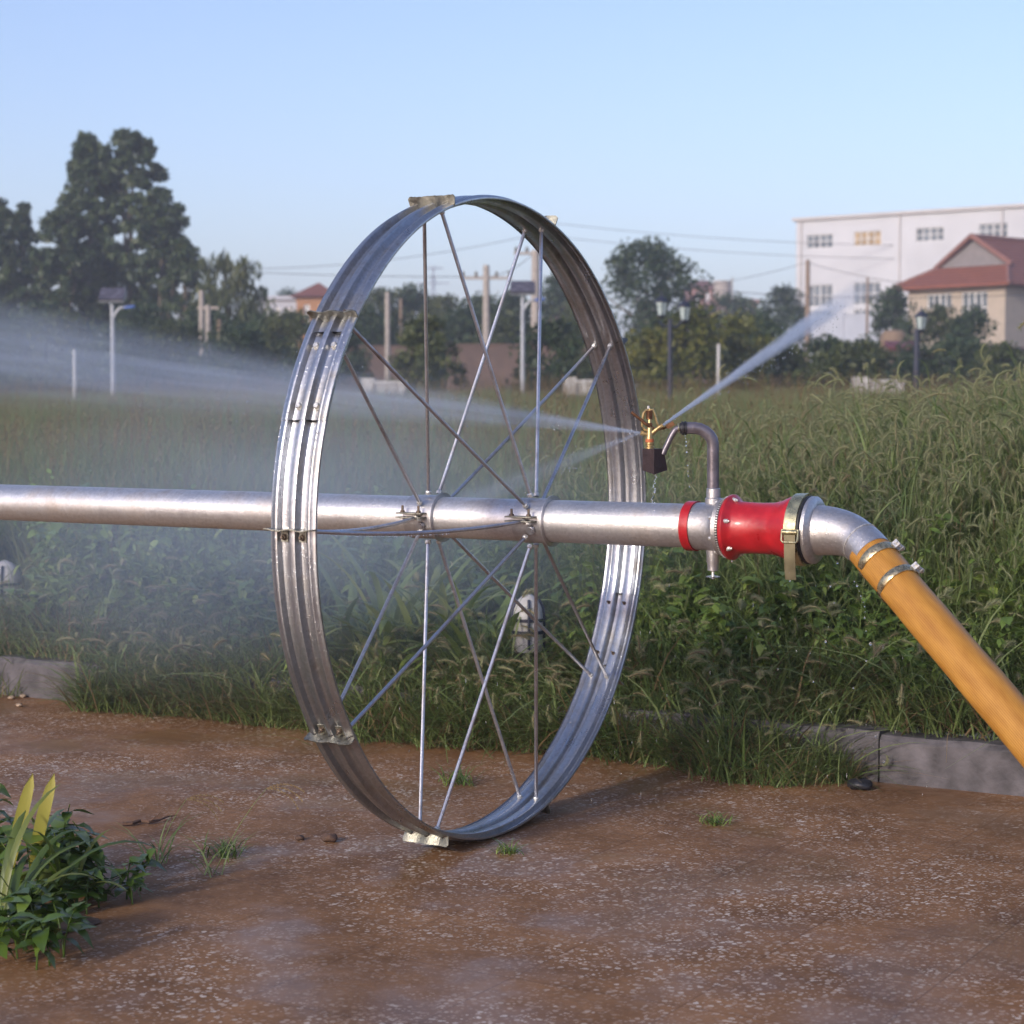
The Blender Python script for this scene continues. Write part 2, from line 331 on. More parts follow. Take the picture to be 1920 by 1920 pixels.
def fastmesh(name, V, Fc, mat, parent=None, nv=4, matidx=None, hidden=False):
    V = np.asarray(V, np.float32); Fc = np.asarray(Fc, np.int32)
    if parent is not None: o_ = root_loc(parent); V = V-np.array([o_.x, o_.y, o_.z], np.float32)
    me = bpy.data.meshes.new(name); me.vertices.add(len(V)); me.vertices.foreach_set('co', V.ravel())
    me.loops.add(Fc.size); me.loops.foreach_set('vertex_index', Fc.ravel())
    me.polygons.add(len(Fc)); me.polygons.foreach_set('loop_start', np.arange(0, Fc.size, nv, dtype=np.int32))
    if matidx is not None: me.polygons.foreach_set('material_index', np.asarray(matidx, np.int32))
    me.update(calc_edges=True)
    for m_ in (mat if isinstance(mat, (list, tuple)) else [mat]): me.materials.append(m_)
    o = bpy.data.objects.new(name, me)
    if not hidden: COL.objects.link(o)
    if parent is not None: o.parent = parent
    return o

# ================================================================ GROUND
b = MB(); b.add([(-120, -120, 0), (120, -120, 0), (120, 1.32, 0), (-120, 1.32, 0)], [(0, 1, 2, 3)])
tag(b.build('paving', M['paving'], smooth=0), 'wet reddish terrazzo paving with pale chips and mud', kind='structure')
# field sheet (soil) : fine near, coarse far
ys = np.concatenate([np.linspace(1.44, 8, 60), np.geomspace(8.3, 900, 70)])
V = []; nx = 90
for y in ys:
    w = 14+ .9*(y+5)
    xs_ = np.linspace(-w-.25*y*0, w, nx) - .58*(y+4.9)*1.0 + 2.95
    if y < 8: xs_ = np.linspace(-30, 25, nx)
    zz = terr(xs_, np.full(nx, y))
    V += [(a, y, c) for a, c in zip(xs_, zz)]
Fc = [(j*nx+i, j*nx+i+1, (j+1)*nx+i+1, (j+1)*nx+i) for j in range(len(ys)-1) for i in range(nx-1)]
gobj = fastmesh('field_ground', V, Fc, M['soil']); tag(gobj, 'dark earth of the weedy field rising behind the kerb', kind='structure')
# kerb: stones with joints, slightly uneven
b = MB(); rk = random.Random(3); x = -14.0
while x < 9:
    L_ = .98; dz = rk.uniform(-.008, .008); dy = rk.uniform(-.006, .006)
    y0, y1, z1 = 1.32+dy, 1.45+dy, .155+dz
    n = 10; vs = []; fs = []
    for i in range(n+1):
        xx = x+.003+(L_-.006)*i/n; e1 = rk.uniform(-.009, .009)
        vs += [(xx, y0, -.05), (xx, y0+e1, z1-.02), (xx, y0+.014, z1+e1*.5), (xx, y1, z1-.004), (xx, y1, -.05)]
    for i in range(n):
        for k in range(4): fs.append((i*5+k, (i+1)*5+k, (i+1)*5+k+1, i*5+k+1))
    fs += [(0, 1, 2, 3, 4), tuple(n*5+k for k in (4, 3, 2, 1, 0))]
    b.add(vs, fs); x += L_
tag(b.build('kerb', M['kerb'], smooth=0), 'grey granite kerb along the weedy bed', kind='structure')

# ================================================================ IRRIGATION WHEEL LINE
R = .9; RP = .0585; T0 = 1.0
mach = thing('wheel_line_irrigator', (0, 0, 0), 'wheel line irrigation machine with big ribbed steel wheel on a horizontal silver pipe', 'irrigation machine')
def W(x, t, r): t = D2R(t); return Vector((x, -r*math.cos(t), R+r*math.sin(t)))
# pipe
b = MB(); b.rev([(-7, RP-.003), (-7, RP), (.66, RP), (.66, RP-.003)], (0, 0, R), seg=96)
pipe = b.build('pipe', M['pipe'], mach)
# rim
prof = [(-.0682, -.0085), (-.0675, -.004), (-.0585, -.0035), (-.0545, .001), (-.050, .003), (-.0455, .001), (-.0432, -.008), (-.0418, -.0150), (-.039, -.0165), (-.017, -.0165), (-.0142, -.0150),
        (-.0112, -.006), (-.008, .0015), (0, .0036)]
prof = prof + [(-a, r) for a, r in prof[::-1][1:]]
def rim_seg(t0, t1, off, n):
    vs = []; fs = []; m_ = len(prof); th = .0022
    for i in range(n+1):
        t = t0+(t1-t0)*i/n; wob = .0006*math.sin(t*.21+off*900)
        for (x_, dr) in prof: vs.append(W(x_, t, R-.001+dr+off+wob))
        for (x_, dr) in prof[::-1]: vs.append(W(x_*.985, t, R-.001+dr+off+wob-th))
    K = 2*m_
    for i in range(n):
        for k in range(K):
            k2 = (k+1) % K; fs.append((i*K+k, (i+1)*K+k, (i+1)*K+k2, i*K+k2))
    fs += [tuple(range(K)), tuple(n*K+k for k in range(K))[::-1]]
    return vs, fs
b = MB(); b.add(*rim_seg(18.5, 214.2, .0014, 180)); b.add(*rim_seg(198.5, 360+34.2, -.0014, 180))
wheel = b.build('wheel', M['rim'], mach, smooth=50)
V_ = .0275
def bolt(parent, p, ax, r=.0075, h=.006, mat='bolt', name='bolt', stud=0):
    ax = Vector(ax).normalized(); b = MB()
    q = ax.to_track_quat('Z', 'Y').to_matrix()
    b.rev([(-.002, r*.6), (-.002, r*1.25), (.001, r*1.25), (.001, r), (h*.8, r), (h, r*.8)] + ([(h, r*.55), (h+stud, r*.5)] if stud else []), p, 'Z', 6 if not stud else 8, q)
    return b.build(name, M[mat], parent, smooth=30)
for tt in (31.9, 21.1, 200.6, 211.7):
    for x_ in (-V_, V_):
        o = W(x_, tt, R-.0145); inw = (W(x_, tt, 1)-W(x_, tt, 2)).normalized()
        if tt < 90: bolt(wheel, W(x_, tt, R-.0135), -inw, .0085, .009)
        else: bolt(wheel, W(x_, tt, R-.0195), inw, .006, .005, 'darkbolt', stud=.010)
rs = random.Random(5)
HX = .165
for k in range(10):
    t = 36*k+T0
    for sgn in (-1, 1):
        a = W(sgn*V_, t, R-.0195); hb = W(sgn*(HX+.012*math.cos(D2R(t))), t, .072)
        mid = (a+hb)/2; sag = .018 if k == 0 else .003
        if k == 5: sag = .015
        pts = []
        for i in range(13):
            u = i/12; p = a.lerp(hb, u); p.z -= sag*4*u*(1-u); pts.append(p)
        b = MB(); b.tube(pts, .0052, 10)
        sp = b.build('spoke', M['spoke'], wheel)
        d = (hb-a).normalized(); q = d.to_track_quat('Z', 'Y').to_matrix()
        b = MB(); b.rev([(-.001, .004), (-.001, .0085), (.006, .0085), (.009, .006)], a, 'Z', 8, q); b.build('spoke_nut', M['bolt'], wheel, smooth=30)
        b = MB(); b.rev([(-.009, .006), (-.006, .0085), (.002, .0085)], hb, 'Z', 8, q); b.build('spoke_nut', M['bolt'], wheel, smooth=30)
    # ground-gripping lug
    nrm = (W(0, t, 2)-W(0, t, 1)).normalized(); tan = (W(0, t+90, 2)-W(0, t+90, 1)).normalized()
    vs = []; fs = []; n = 26; W0 = .070
    for i in range(n+1):
        x_ = -W0+2*W0*i/n
        base = np.interp(x_, [p[0] for p in prof], [p[1] for p in prof])
        top = .0225+.0006*math.sin(x_*95+k)+rs.uniform(-.0008, .0008) - (.006 if i in (0, n) else 0)
        for dt in (0, .003):
            for rr in (base+.0005, top): 
                c = W(x_*(1.06 if rr == top else 1), t, R+rr) + tan*(dt+ .0022*math.sin(x_*95+1)); vs.append(c)
    for i in range(n):
        a = i*4; c = a+4
        fs += [(a, c, c+1, a+1), (a+2, a+3, c+3, c+2), (a+1, c+1, c+3, a+3), (a, a+2, c+2, c)]
    fs += [(0, 1, 3, 2), (n*4, n*4+2, n*4+3, n*4+1)]
    b = MB(); b.add(vs, fs); ft = {0: -1, 8: -1}.get(k, 1)
    for sgn in (-1, 1):
        Rm = Matrix((Vector((1, 0, 0)), tan, nrm)).transposed()
        b.box(W(sgn*V_, t, R-.0105)+tan*(.015*ft+.0015), (.021, .030, .003), Rm)
    lug = b.build('lug', M['lug'], wheel, smooth=40)
    for sgn in (-1, 1): bolt(wheel, W(sgn*V_, t, R-.009)+tan*.017*ft, nrm, .007, .008, 'darkbolt', 'lug_bolt', stud=.006)
# hubs
for hx in (-HX-.015, HX+.015):
    b = MB(); b.rev([(hx-.05, RP+.0005), (hx-.05, RP+.004), (hx+.045, RP+.004), (hx+.045, RP+.0125), (hx+.049, RP+.0125), (hx+.049, RP+.0005)], (0, 0, R), seg=72)
    hub = b.build('hub', M['alu'], mach)
    b = MB()
    for sg in (-1, 1):
        b.box((hx-.012, sg*(RP+.017), R+.014), (.085, .034, .004)); b.build('clamp_flange', M['lug'], hub, bevel=.0008); b = MB(); b.box((hx-.012, sg*(RP+.017), R+.002), (.085, .034, .004))
        b.build('clamp_flange', M['lug'], hub, bevel=.0008); b = MB()
    for sg in (-1, 1):
        for dx in (-.038, .016):
            bolt(hub, (hx+dx, sg*(RP+.022), R+.016), (0, 0, 1), .007, .006, 'darkbolt', 'clamp_bolt', stud=.014)
            bolt(hub, (hx+dx, sg*(RP+.022), R-.001), (0, 0, -1), .008, .006, 'bolt', 'clamp_bolt')
    b = MB(); b.rev([(-.001, .004), (-.001, .013), (.004, .013), (.004, .0095), (.007, .009)], (hx+.012, -RP-.004, R-.022), 'Z', 20, Vector((0, -1, -.35)).to_track_quat('Z', 'Y').to_matrix())
    b.build('rivet', M['spoke'], hub)
# tee sleeve, red ring, riser, drain, red coupling
def ringpart(name, prof_, mat, par=mach, sm=35, seg=96):
    b = MB(); b.rev(prof_, (0, 0, R), seg=seg); return b.build(name, M[mat], par, smooth=sm)
ringpart('red_ring', [(.643, RP+.001), (.643, .0665), (.668, .0665), (.668, RP)], 'red')
tee = ringpart('outlet_sleeve', [(.664, RP-.002), (.664, .0625), (.700, .0635), (.722, .066), (.734, .070), (.740, .076), (.752, .076), (.752, .05)], 'alu')
for k in range(8):
    a = math.pi/8+k*math.pi/4; bolt(tee, (.737, .0705*math.cos(a), R+.0705*math.sin(a)), (-1, 0, 0), .005, .006, 'bolt', 'sleeve_bolt')
ga = ringpart('gasket_ring', [(.7535, .05), (.7535, .080), (.762, .080), (.762, .05)], 'rubber')
b = MB()
for k in range(72):
    a = 2*math.pi*k/72; b.box((.7575, .080*math.cos(a), R+.080*math.sin(a)), (.005, .003, .003), Matrix.Rotation(a, 3, 'X'))
b.build('gasket_stud', M['bolt'], ga)
red = ringpart('coupling', [(.763, .05), (.763, .083), (.768, .0865), (.774, .0865), (.779, .082), (.784, .074), (.796, .0685), (.845, .0665), (.890, .068), (.915, .074), (.934, .083), (.946, .088), (.956, .089), (.960, .08)], 'red')
b = MB()
for (x_, z_, w_) in ((.842, -.055, .05),):
    b.rev([(-.03, .012), (-.02, .016), (.02, .016), (.03, .012)], (x_, -.03, R+z_+.02), 'X', 20)
b.build('coupling_boss', M['red'], red)
for k in range(6):
    a = math.pi/6+k*math.pi/3+.25; bolt(red, (.781, .0745*math.cos(a), R+.0745*math.sin(a)), (1, 0, .0), .006, .008, 'bolt', 'coupling_bolt', stud=.004)
lat = ringpart('latch_band', [(.952, .0905), (.952, .0935), (.985, .0945), (.985, .0915)], 'strap')
ringpart('end_ring', [(.972, .07), (.972, .0885), (.989, .0885), (.993, .084), (.993, .06)], 'rubber')
ringpart('end_flange', [(.994, .05), (.994, .087), (1.003, .087), (1.010, .078), (1.013, .066)], 'alu')
b = MB(); yb = -.096   # buckle facing the camera
fr = [(.950, yb, R+.004), (.950, yb-.004, R-.022), (.954, yb-.004, R-.027), (.990, yb-.004, R-.027), (.994, yb-.004, R-.022), (.994, yb, R+.004), (.950, yb, R+.004)]
b.tube(fr, .0028, 8); b.tube([(.952, yb-.001, R-.001), (.992, yb-.001, R-.001)], .0065, 12)
b.build('buckle', M['strap'], lat)
b = MB(); vs = []; n = 12
for i in range(n+1):
    u = i/n; z_ = R-.008-.115*u; yy = -.0985 - .004*math.sin(u*3) + .010*u
    for x_ in (.957, .987):
        vs += [(x_, yy, z_), (x_, yy+.002, z_)]
fs = []
for i in range(n):
    a = i*4; c = a+4; fs += [(a, c, c+2, a+2), (a+1, a+3, c+3, c+1), (a, a+1, c+1, c), (a+2, c+2, c+3, a+3)]
fs += [(0, 2, 3, 1), (n*4, n*4+1, n*4+3, n*4+2)]
b.add(vs, fs); b.build('strap_tail', M['strap_olive'], lat)
# riser in its own plane, facing the camera; pixel offsets at that depth
XR = .714; RB = Vector((XR, 0, R)); dR = (RB-CAM).dot(FW); S = dR/F
LX = Vector((RT.x, RT.y, 0)).normalized(); LY = Vector((FW.x, FW.y, 0)).normalized()
def Q(px, py, dy=0.0):
    """point in the vertical plane through the riser that faces the camera; dy metres further away"""
    p = onplane(px, py, RB, LY); return p + LY*dy
b = MB(); b.rev([(.0, .022), (.045, .022), (.047, .0185), (.070, .0185), (.072, .0165)], Vector((XR, 0, R+.030)), 'Z', 32); soc = b.build('riser_socket', M['alu'], mach)
cx = Q(1337, 900)
path = [Vector((XR, 0, R+.06))] + [Q(1337, y_) for y_ in (900, 880, 860, 845, 833)] + [Q(1335, 824), Q(1330, 816), Q(1322, 809), Q(1313, 804.5), Q(1303, 802.5), Q(1293, 802.5), Q(1280, 803)]
b = MB(); b.tube(path, .0158, 24); rise = b.build('riser_pipe', M['greypipe'], mach)
ax = (Q(1270, 803)-Q(1290, 802)).normalized(); q = ax.to_track_quat('Z', 'Y').to_matrix()
b = MB(); b.rev([(0, .012), (0, .0185), (.0045, .0185), (.0045, .0160), (.0075, .0160), (.0075, .0185), (.012, .0185), (.012, .0150), (.017, .0140)], Q(1287, 802.6), 'Z', 20, q); b.build('union_nut', M['rubber'], rise)
b = MB(); b.rev([(0, .010), (0, .0128), (.003, .0128), (.003, .010)], Q(1273, 803), 'Z', 28, q); b.build('union_ring', M['strap'], rise)
b = MB(); b.tube([Q(1278, 803.5), Q(1272, 803), Q(1267, 805), Q(1263, 810), Q(1258, 819), Q(1252, 832), Q(1246, 844), Q(1243, 852)], .0078, 16); b.build('drop_pipe', M['greypipe'], rise)
# counterweight block
bc = Q(1226, 864); s_ = S*1.0
e1 = (LX*(-.72)+LY*(.69)).normalized(); e2 = (LX*.72+LY*.69).normalized()
K0 = Q(1225, 866, -.028)      # nearest vertical edge
A_ = .040; B_ = .052; zt = Q(1225, 841, -.028).z; zb = Q(1225, 889, -.028).z
c0 = Vector((K0.x, K0.y, 0))
def V3(p, z): return Vector((p.x, p.y, z))
pA = c0+e1*A_; pB = c0+e2*B_; pAB = pA+e2*B_; pBt = c0+e2*(B_*.70); pABt = pA+e2*(B_*.70); pm_ = zb+(zt-zb)*.42
b = MB(); b.add([V3(c0, zb), V3(pA, zb+.010), V3(pAB, zb+.018), V3(pB, zb+.010), V3(c0, zt), V3(pA, zt), V3(pABt, zt), V3(pBt, zt), V3(pAB, pm_-.012), V3(pB, pm_-.012)],
    [(0, 1, 2, 3), (4, 7, 6, 5), (0, 4, 5, 1), (0, 3, 9, 7, 4), (1, 5, 6, 8, 2), (3, 2, 8, 9), (9, 8, 6, 7)])
blk = b.build('counterweight_block', M['block'], mach, bevel=.0018, smooth=30)
# impact sprinkler
b = MB(); zc = lambda y_: Q(1218, y_).z
cxs = Q(1218, 830)
prof_ = [(zc(844), .009), (zc(842), .0125), (zc(838), .0125), (zc(837), .0105), (zc(834), .0105), (zc(833), .0118), (zc(829.5), .0118), (zc(829), .0095)]
prof_ += [(zc(822), .0105), (zc(818), .0092), (zc(810), .0078), (zc(800), .0068), (zc(798), .0055), (zc(772), .0045), (zc(766), .003)]
b.rev([(a-cxs.z, r) for a, r in prof_], cxs, 'Z', 24)
spr = b.build('sprinkler', M['brass'], mach)
b = MB(); b.rev([(zc(829)-cxs.z, .0098), (zc(829)-cxs.z, .0113), (zc(823)-cxs.z, .0113), (zc(823)-cxs.z, .0098)], cxs, 'Z', 24); b.build('washer', M['washer'], spr)
b = MB(); b.tube([Q(1218, 818), Q(1224, 811), Q(1233, 803.5), Q(1241, 798)], [.0062, .0062, .0058, .0056], 14); b.tube([Q(1238, 800), Q(1242.5, 797)], [.0078, .0078], 6); b.build('range_nozzle', M['brass'], spr)
b = MB(); b.tube([Q(1216, 815), Q(1209, 813), Q(1201, 811)], [.005, .0048, .0048], 12); b.tube([Q(1207, 812.5), Q(1201, 811)], [.0068, .0068], 6); b.build('spreader_nozzle', M['brass'], spr)
b = MB(); rr = .0036
b.tube([Q(1214, 808), Q(1209, 805), Q(1204, 799), Q(1204, 788), Q(1207, 774), Q(1211, 769), Q(1224, 768), Q(1228, 778), Q(1232, 792), Q(1236, 800)], rr, 10); b.build('bridge', M['brass'], spr)
b = MB(); pts = []
for i in range(140):
    u = i/139; a = u*2*math.pi*7; c = Q(1217.3, 786-16*u); pts.append(c + LX*math.cos(a)*.0078 + LY*math.sin(a)*.0078)
b.tube(pts, .0016, 6); b.build('spring', M['bronze'], spr)
b = MB(); b.rev([(-.002, .0035), (.004, .0035), (.006, .002)], Q(1216, 765), 'Z', 10); b.build('tension_screw', M['bolt'], spr)
b = MB(); b.tube([Q(1183, 772, -.012), Q(1188, 776, -.012), Q(1200, 786, -.010), Q(1211, 795, -.008), Q(1218, 799, -.006)], [.0048, .0044, .0042, .0042, .005], 14)
b.tube([Q(1218, 799, -.006), Q(1219, 796, 0)], .007, 12)
b.tube([Q(1219, 799, .002), Q(1232, 806, .012), Q(1246, 803, .014), Q(1251, 800, .010)], .003, 8)
Rm = Matrix((LX*.86+Vector((0, 0, .5)), LY, Vector((0, 0, .86))-LX*.5)).transposed()
b.box(Q(1257, 797, .008), (.022, .012, .012), Rm); b.build('swing_arm', M['bronze'], spr)
# drain valve under the sleeve
b = MB(); b.rev([(-.052, .010), (-.050, .0145), (-.032, .0155), (-.028, .017), (-.006, .0175), (0, .019), (.03, .02)], Vector((XR, 0, R-.066)), 'Z', 28); dr = b.build('drain_valve', M['alu'], mach)
b = MB(); b.rev([(-.074, .002), (-.072, .006), (-.068, .004), (-.052, .004)], Vector((XR, 0, R-.066)), 'Z', 14); b.build('valve_stem', M['bolt'], dr)
b = MB(); b.rev([(-.0700, .001), (-.0685, .017), (-.067, .019), (-.0655, .017), (-.066, .001)], Vector((XR, 0, R-.066)), 'Z', 24); b.build('water_bell', M['water'], dr)

# ---------------------------------------------------------------- hose with elbow
hose = thing('supply_hose', (1.2, 0, .85), 'thick amber lay-flat hose slanting down from silver elbow at right end of pipe', 'hose')
p0 = Vector((1.005, 0, R)); pE = P(1637, 1040, (Vector((1.12, 0, R))-CAM).dot(FW)-.07)
pH2 = P(1920, 1372, 4.62); dH = (pH2-pE).normalized()
def bez(a, b_, c, d, n):
    return [a*(1-u)**3+b_*3*u*(1-u)**2+c*3*u*u*(1-u)+d*u**3 for u in [i/n for i in range(n+1)]]
ep = bez(p0, p0+Vector((.085, 0, .0)), pE-dH*.075, pE, 18)
b = MB(); b.tube(ep, [.066-.0135*min(1, i/12) for i in range(19)], 40); elb = b.build('elbow', M['alu'], hose)
b = MB(); i_ = 13; b.tube([ep[i_], ep[i_].lerp(ep[i_+1], .25)], .0545, 40); b.build('weld_seam', M['bolt'], elb)
pF = pE+dH*1.25; pF2 = Vector((pF.x, pF.y, .053))
hp = [pE-dH*.02] + [pE+dH*(.06*i) for i in range(1, 16)]
q0 = hp[-1]; dn = Vector((dH.x, dH.y, 0)).normalized()
hp += bez(q0, q0+dH*.3, q0+dH*.45+Vector((0, 0, -.0)), Vector((q0.x+dn.x*.75, q0.y+dn.y*.75, .056)), 10)[1:]
hp += [hp[-1]+dn*.15*i for i in range(1, 10)]
b = MB(); seg = 48; b.tube(hp, [.0512+.0006*math.sin(i*1.7) for i in range(len(hp))], seg)
# crease edges of the lay-flat hose: push two sides out, make uvs
uv = []; Lh = 0
for i in range(len(hp)):
    if i: Lh += (hp[i]-hp[i-1]).length
    for k in range(seg):
        idx = i*seg+k; a = 2*math.pi*k/seg; v_ = Vector(b.v[idx]); c = hp[i]
        f = 1+.10*max(0, math.cos(a-2.0))**14+.10*max(0, math.cos(a-2.0-math.pi))**14 - .02*abs(math.sin(a-2.0))
        b.v[idx] = tuple(c+(v_-c)*f); uv.append((k/seg, Lh))
b.uv = uv; b.build('hose', M['hose'], hose, smooth=60)
def hclamp(d0, wd, r, nm='hose_clamp'):
    b = MB(); c = pE+dH*d0; q = dH.to_track_quat('Z', 'Y').to_matrix()
    b.rev([(-wd/2, r-.003), (-wd/2, r), (-wd*.36, r+.0016), (wd*.36, r+.0016), (wd/2, r), (wd/2, r-.003)], c, 'Z', 56, q); o = b.build(nm, M['clampring'], hose)
    up_ = (UP-dH*UP.dot(dH)).normalized(); sd_ = (RT-dH*RT.dot(dH)).normalized(); e = (up_*.55+sd_*.75-FW*.2).normalized(); e = (e-dH*e.dot(dH)).normalized()
    cr_ = e.cross(dH); b = MB(); b.tube([c+e*(r+.010)-cr_*.02, c+e*(r+.010)+cr_*.018], .0042, 8); b.tube([c+e*(r+.010)+cr_*.018, c+e*(r+.010)+cr_*.024], .0075, 6)
    Rm = Matrix((cr_, dH, e)).transposed()
    for k in (-.010, .010): b.box(c+e*(r+.007)+cr_*k, (.005, wd*.8, .016), Rm)
    b.build('clamp_screw', M['bolt'], o)
hclamp(.028, .024, .0545); hclamp(.117, .022, .0545)

# ================================================================ WATER
def jet(name, label, pts, rads, density, decay, col=(.74, .84, 1), streak=40, seg=16, power=1.0):
    """a spray of fine drops: closed tapering body filled with a scattering volume that thins outwards"""
    b = MB(); b.tube(pts, rads, seg); n = len(pts)
    m = bpy.data.materials.new(name+'_spray'); m.use_nodes = True; nt = m.node_tree; N = nt.nodes; L = nt.links
    for x_ in list(N): N.remove(x_)
    out = N.new('ShaderNodeOutputMaterial'); vol = N.new('ShaderNodeVolumePrincipled'); vol.inputs['Color'].default_value = (*col, 1); vol.inputs['Anisotropy'].default_value = .15
    L.new(vol.outputs[0], out.inputs['Volume'])
    p0, p1 = Vector(pts[0]), Vector(pts[-1]); d = (p1-p0); Ln = d.length; q = d.to_track_quat('X', 'Z').to_matrix().transposed()
    # the body is straight: put mesh in local frame with +X along the jet
    vs = [q @ (Vector(v)-p0) for v in b.v]; b.v = [tuple(v) for v in vs]
    o = b.build(name, m, None, smooth=60); o.matrix_world = Matrix.Translation(p0) @ q.transposed().to_4x4()
    tc = N.new('ShaderNodeTexCoord'); s = N.new('ShaderNodeSeparateXYZ'); L.new(tc.outputs['Object'], s.inputs[0])
    def ma(op, a, b_, c=None):
        k = N.new('ShaderNodeMath'); k.operation = op
        for i, x_ in enumerate((a, b_, c)):
            if x_ is None: continue
            if isinstance(x_, (int, float)): k.inputs[i].default_value = x_
            else: L.new(x_, k.inputs[i])
        return k.outputs[0]
    u = ma('DIVIDE', s.outputs[0], Ln)
    rad = ma('MULTIPLY_ADD', u, rads[-1]-rads[0], rads[0])
    rr_ = ma('SQRT', ma('ADD', ma('MULTIPLY', s.outputs[1], s.outputs[1]), ma('MULTIPLY', s.outputs[2], s.outputs[2])), 0)
    k = ma('DIVIDE', rr_, rad); fall = N.new('ShaderNodeMapRange'); fall.interpolation_type = 'SMOOTHERSTEP'
    fall.inputs[1].default_value = 1.0; fall.inputs[2].default_value = 0.0; L.new(k, fall.inputs[0])
    fl = ma('POWER', fall.outputs[0], power)
    dens = ma('MULTIPLY', density, ma('POWER', ma('DIVIDE', rads[0], rad), decay))
    mp = N.new('ShaderNodeCombineXYZ'); L.new(ma('MULTIPLY', s.outputs[0], .07), mp.inputs[0]); L.new(ma('DIVIDE', s.outputs[1], ma('ADD', u, .15)), mp.inputs[1]); L.new(ma('DIVIDE', s.outputs[2], ma('ADD', u, .15)), mp.inputs[2])
    n_ = N.new('ShaderNodeTexNoise'); n_.inputs['Scale'].default_value = streak; n_.inputs['Detail'].default_value = 3.5; L.new(mp.outputs[0], n_.inputs['Vector'])
    nr = N.new('ShaderNodeMapRange'); nr.inputs[1].default_value = .35; nr.inputs[2].default_value = .65; nr.inputs[3].default_value = .35; nr.inputs[4].default_value = 1.6; L.new(n_.outputs[0], nr.inputs[0])
    endf = N.new('ShaderNodeMapRange'); endf.interpolation_type = 'SMOOTHSTEP'; endf.inputs[1].default_value = 1.0 if name != 'water_jet' else .76; endf.inputs[2].default_value = .6 if name != 'water_jet' else .38; L.new(u, endf.inputs[0])
    L.new(ma('MULTIPLY', ma('MULTIPLY', dens, fl), ma('MULTIPLY', nr.outputs[0], endf.outputs[0])), vol.inputs['Density'])
    tag(o, label, 'water spray', None); o['kind'] = 'stuff'
    return o
nzR = Q(1243, 797); nzL = Q(1201, 811)
dN = (nzR-CAM).dot(FW)
def lin(a, b_, n=10): return [a.lerp(b_, i/n) for i in range(n+1)]
JE = P(1735, 458, dN+2.1)
jet('water_jet', 'white water jet shooting up to the right from the brass nozzle', lin(nzR, JE, 12), [.004+(.078-.004)*i/12 for i in range(13)], 560, 1.36, streak=42)
JL = P(-420, 606, dN+4.3)
jet('water_spray', 'long bluish spray fanning left through the wheel from the small nozzle', lin(nzL, JL, 16), [.004+(.46-.004)*i/16 for i in range(17)], 205, 1.24, streak=16)
JM = P(700, 1010, dN+1.6)
jet('side_spray', 'faint second spray falling leftward below the long spray', lin(nzL, JM, 12), [.004+(.13-.004)*i/12 for i in range(13)], 60, 1.3, streak=20)
def mist(name, label, c, r, dens):
    b = MB(); vs = []; fs = []; nu, nv = 20, 12
    for j in range(nv+1):
        for i in range(nu):
            a = 2*math.pi*i/nu; e = math.pi*j/nv; vs.append((math.sin(e)*math.cos(a), math.sin(e)*math.sin(a), math.cos(e)))
    for j in range(nv):
        for i in range(nu): fs.append((j*nu+i, (j+1)*nu+i, (j+1)*nu+(i+1) % nu, j*nu+(i+1) % nu))
    b.add(vs, fs)
    m = bpy.data.materials.new(name+'_drops'); m.use_nodes = True; nt = m.node_tree; N = nt.nodes; L = nt.links
    for x_ in list(N): N.remove(x_)
    out = N.new('ShaderNodeOutputMaterial'); vol = N.new('ShaderNodeVolumePrincipled'); vol.inputs['Color'].default_value = (.70, .82, 1, 1); L.new(vol.outputs[0], out.inputs['Volume'])
    o = b.build(name, m, None); o.location = c; o.scale = r; o.rotation_euler = (0, 0, YAW)
    tc = N.new('ShaderNodeTexCoord'); ln = N.new('ShaderNodeVectorMath'); ln.operation = 'LENGTH'; L.new(tc.outputs['Object'], ln.inputs[0])
    f = N.new('ShaderNodeMapRange'); f.interpolation_type = 'SMOOTHERSTEP'; f.inputs[1].default_value = 1; f.inputs[2].default_value = 0; f.inputs[4].default_value = dens; L.new(ln.outputs['Value'], f.inputs[0])
    n_ = N.new('ShaderNodeTexNoise'); n_.inputs['Scale'].default_value = 1.6; n_.inputs['Detail'].default_value = 3; L.new(tc.outputs['Object'], n_.inputs['Vector'])
    nr = N.new('ShaderNodeMapRange'); nr.inputs[1].default_value = .3; nr.inputs[2].default_value = .7; nr.inputs[3].default_value = .3; nr.inputs[4].default_value = 1.7; L.new(n_.outputs[0], nr.inputs[0])
    k = N.new('ShaderNodeMath'); k.operation = 'MULTIPLY'; L.new(f.outputs[0], k.inputs[0]); L.new(nr.outputs[0], k.inputs[1]); L.new(k.outputs[0], vol.inputs['Density'])
    tag(o, label, 'mist'); o['kind'] = 'stuff'; return o
mist('mist', 'bluish water mist drifting behind the wheel over the weeds', P(500, 990, 7.5), (2.05, .85, .82), .60)
# drops
b = MB(); rd = random.Random(11)
def drop(p, r, st=1.3):
    n = 6; pr = [(-r*st, 0.0001), (-r*st*.7, r*.7), (0, r), (r*st*.6, r*.75), (r*st, .0001)]
    b.rev(pr, p, 'Z', 8)
for i in range(16): drop(Q(1228+rd.uniform(-2.5, 2)-i*.4, 891+i*3.4, -.03), rd.uniform(.0009, .002), 1.8)
for (x_, y_) in ((1227, 915), (1226, 922), (1226, 942), (1225, 957)): drop(Q(x_, y_, -.03), .0022, 1.2)
for (x_, y_, r) in ((1284, 817, 1.6), (1285, 822, 1.4), (1286, 828, 2), (1286, 835, 2.4), (1287, 847, 2.6), (1289, 872, 1.9), (1289, 883, 1.6), (1290, 892, 2), (1292, 912, 1.8)): drop(Q(x_, y_, -.01), r*.001)
dd = (Vector((.95, 0, R))-CAM).dot(FW)-.08
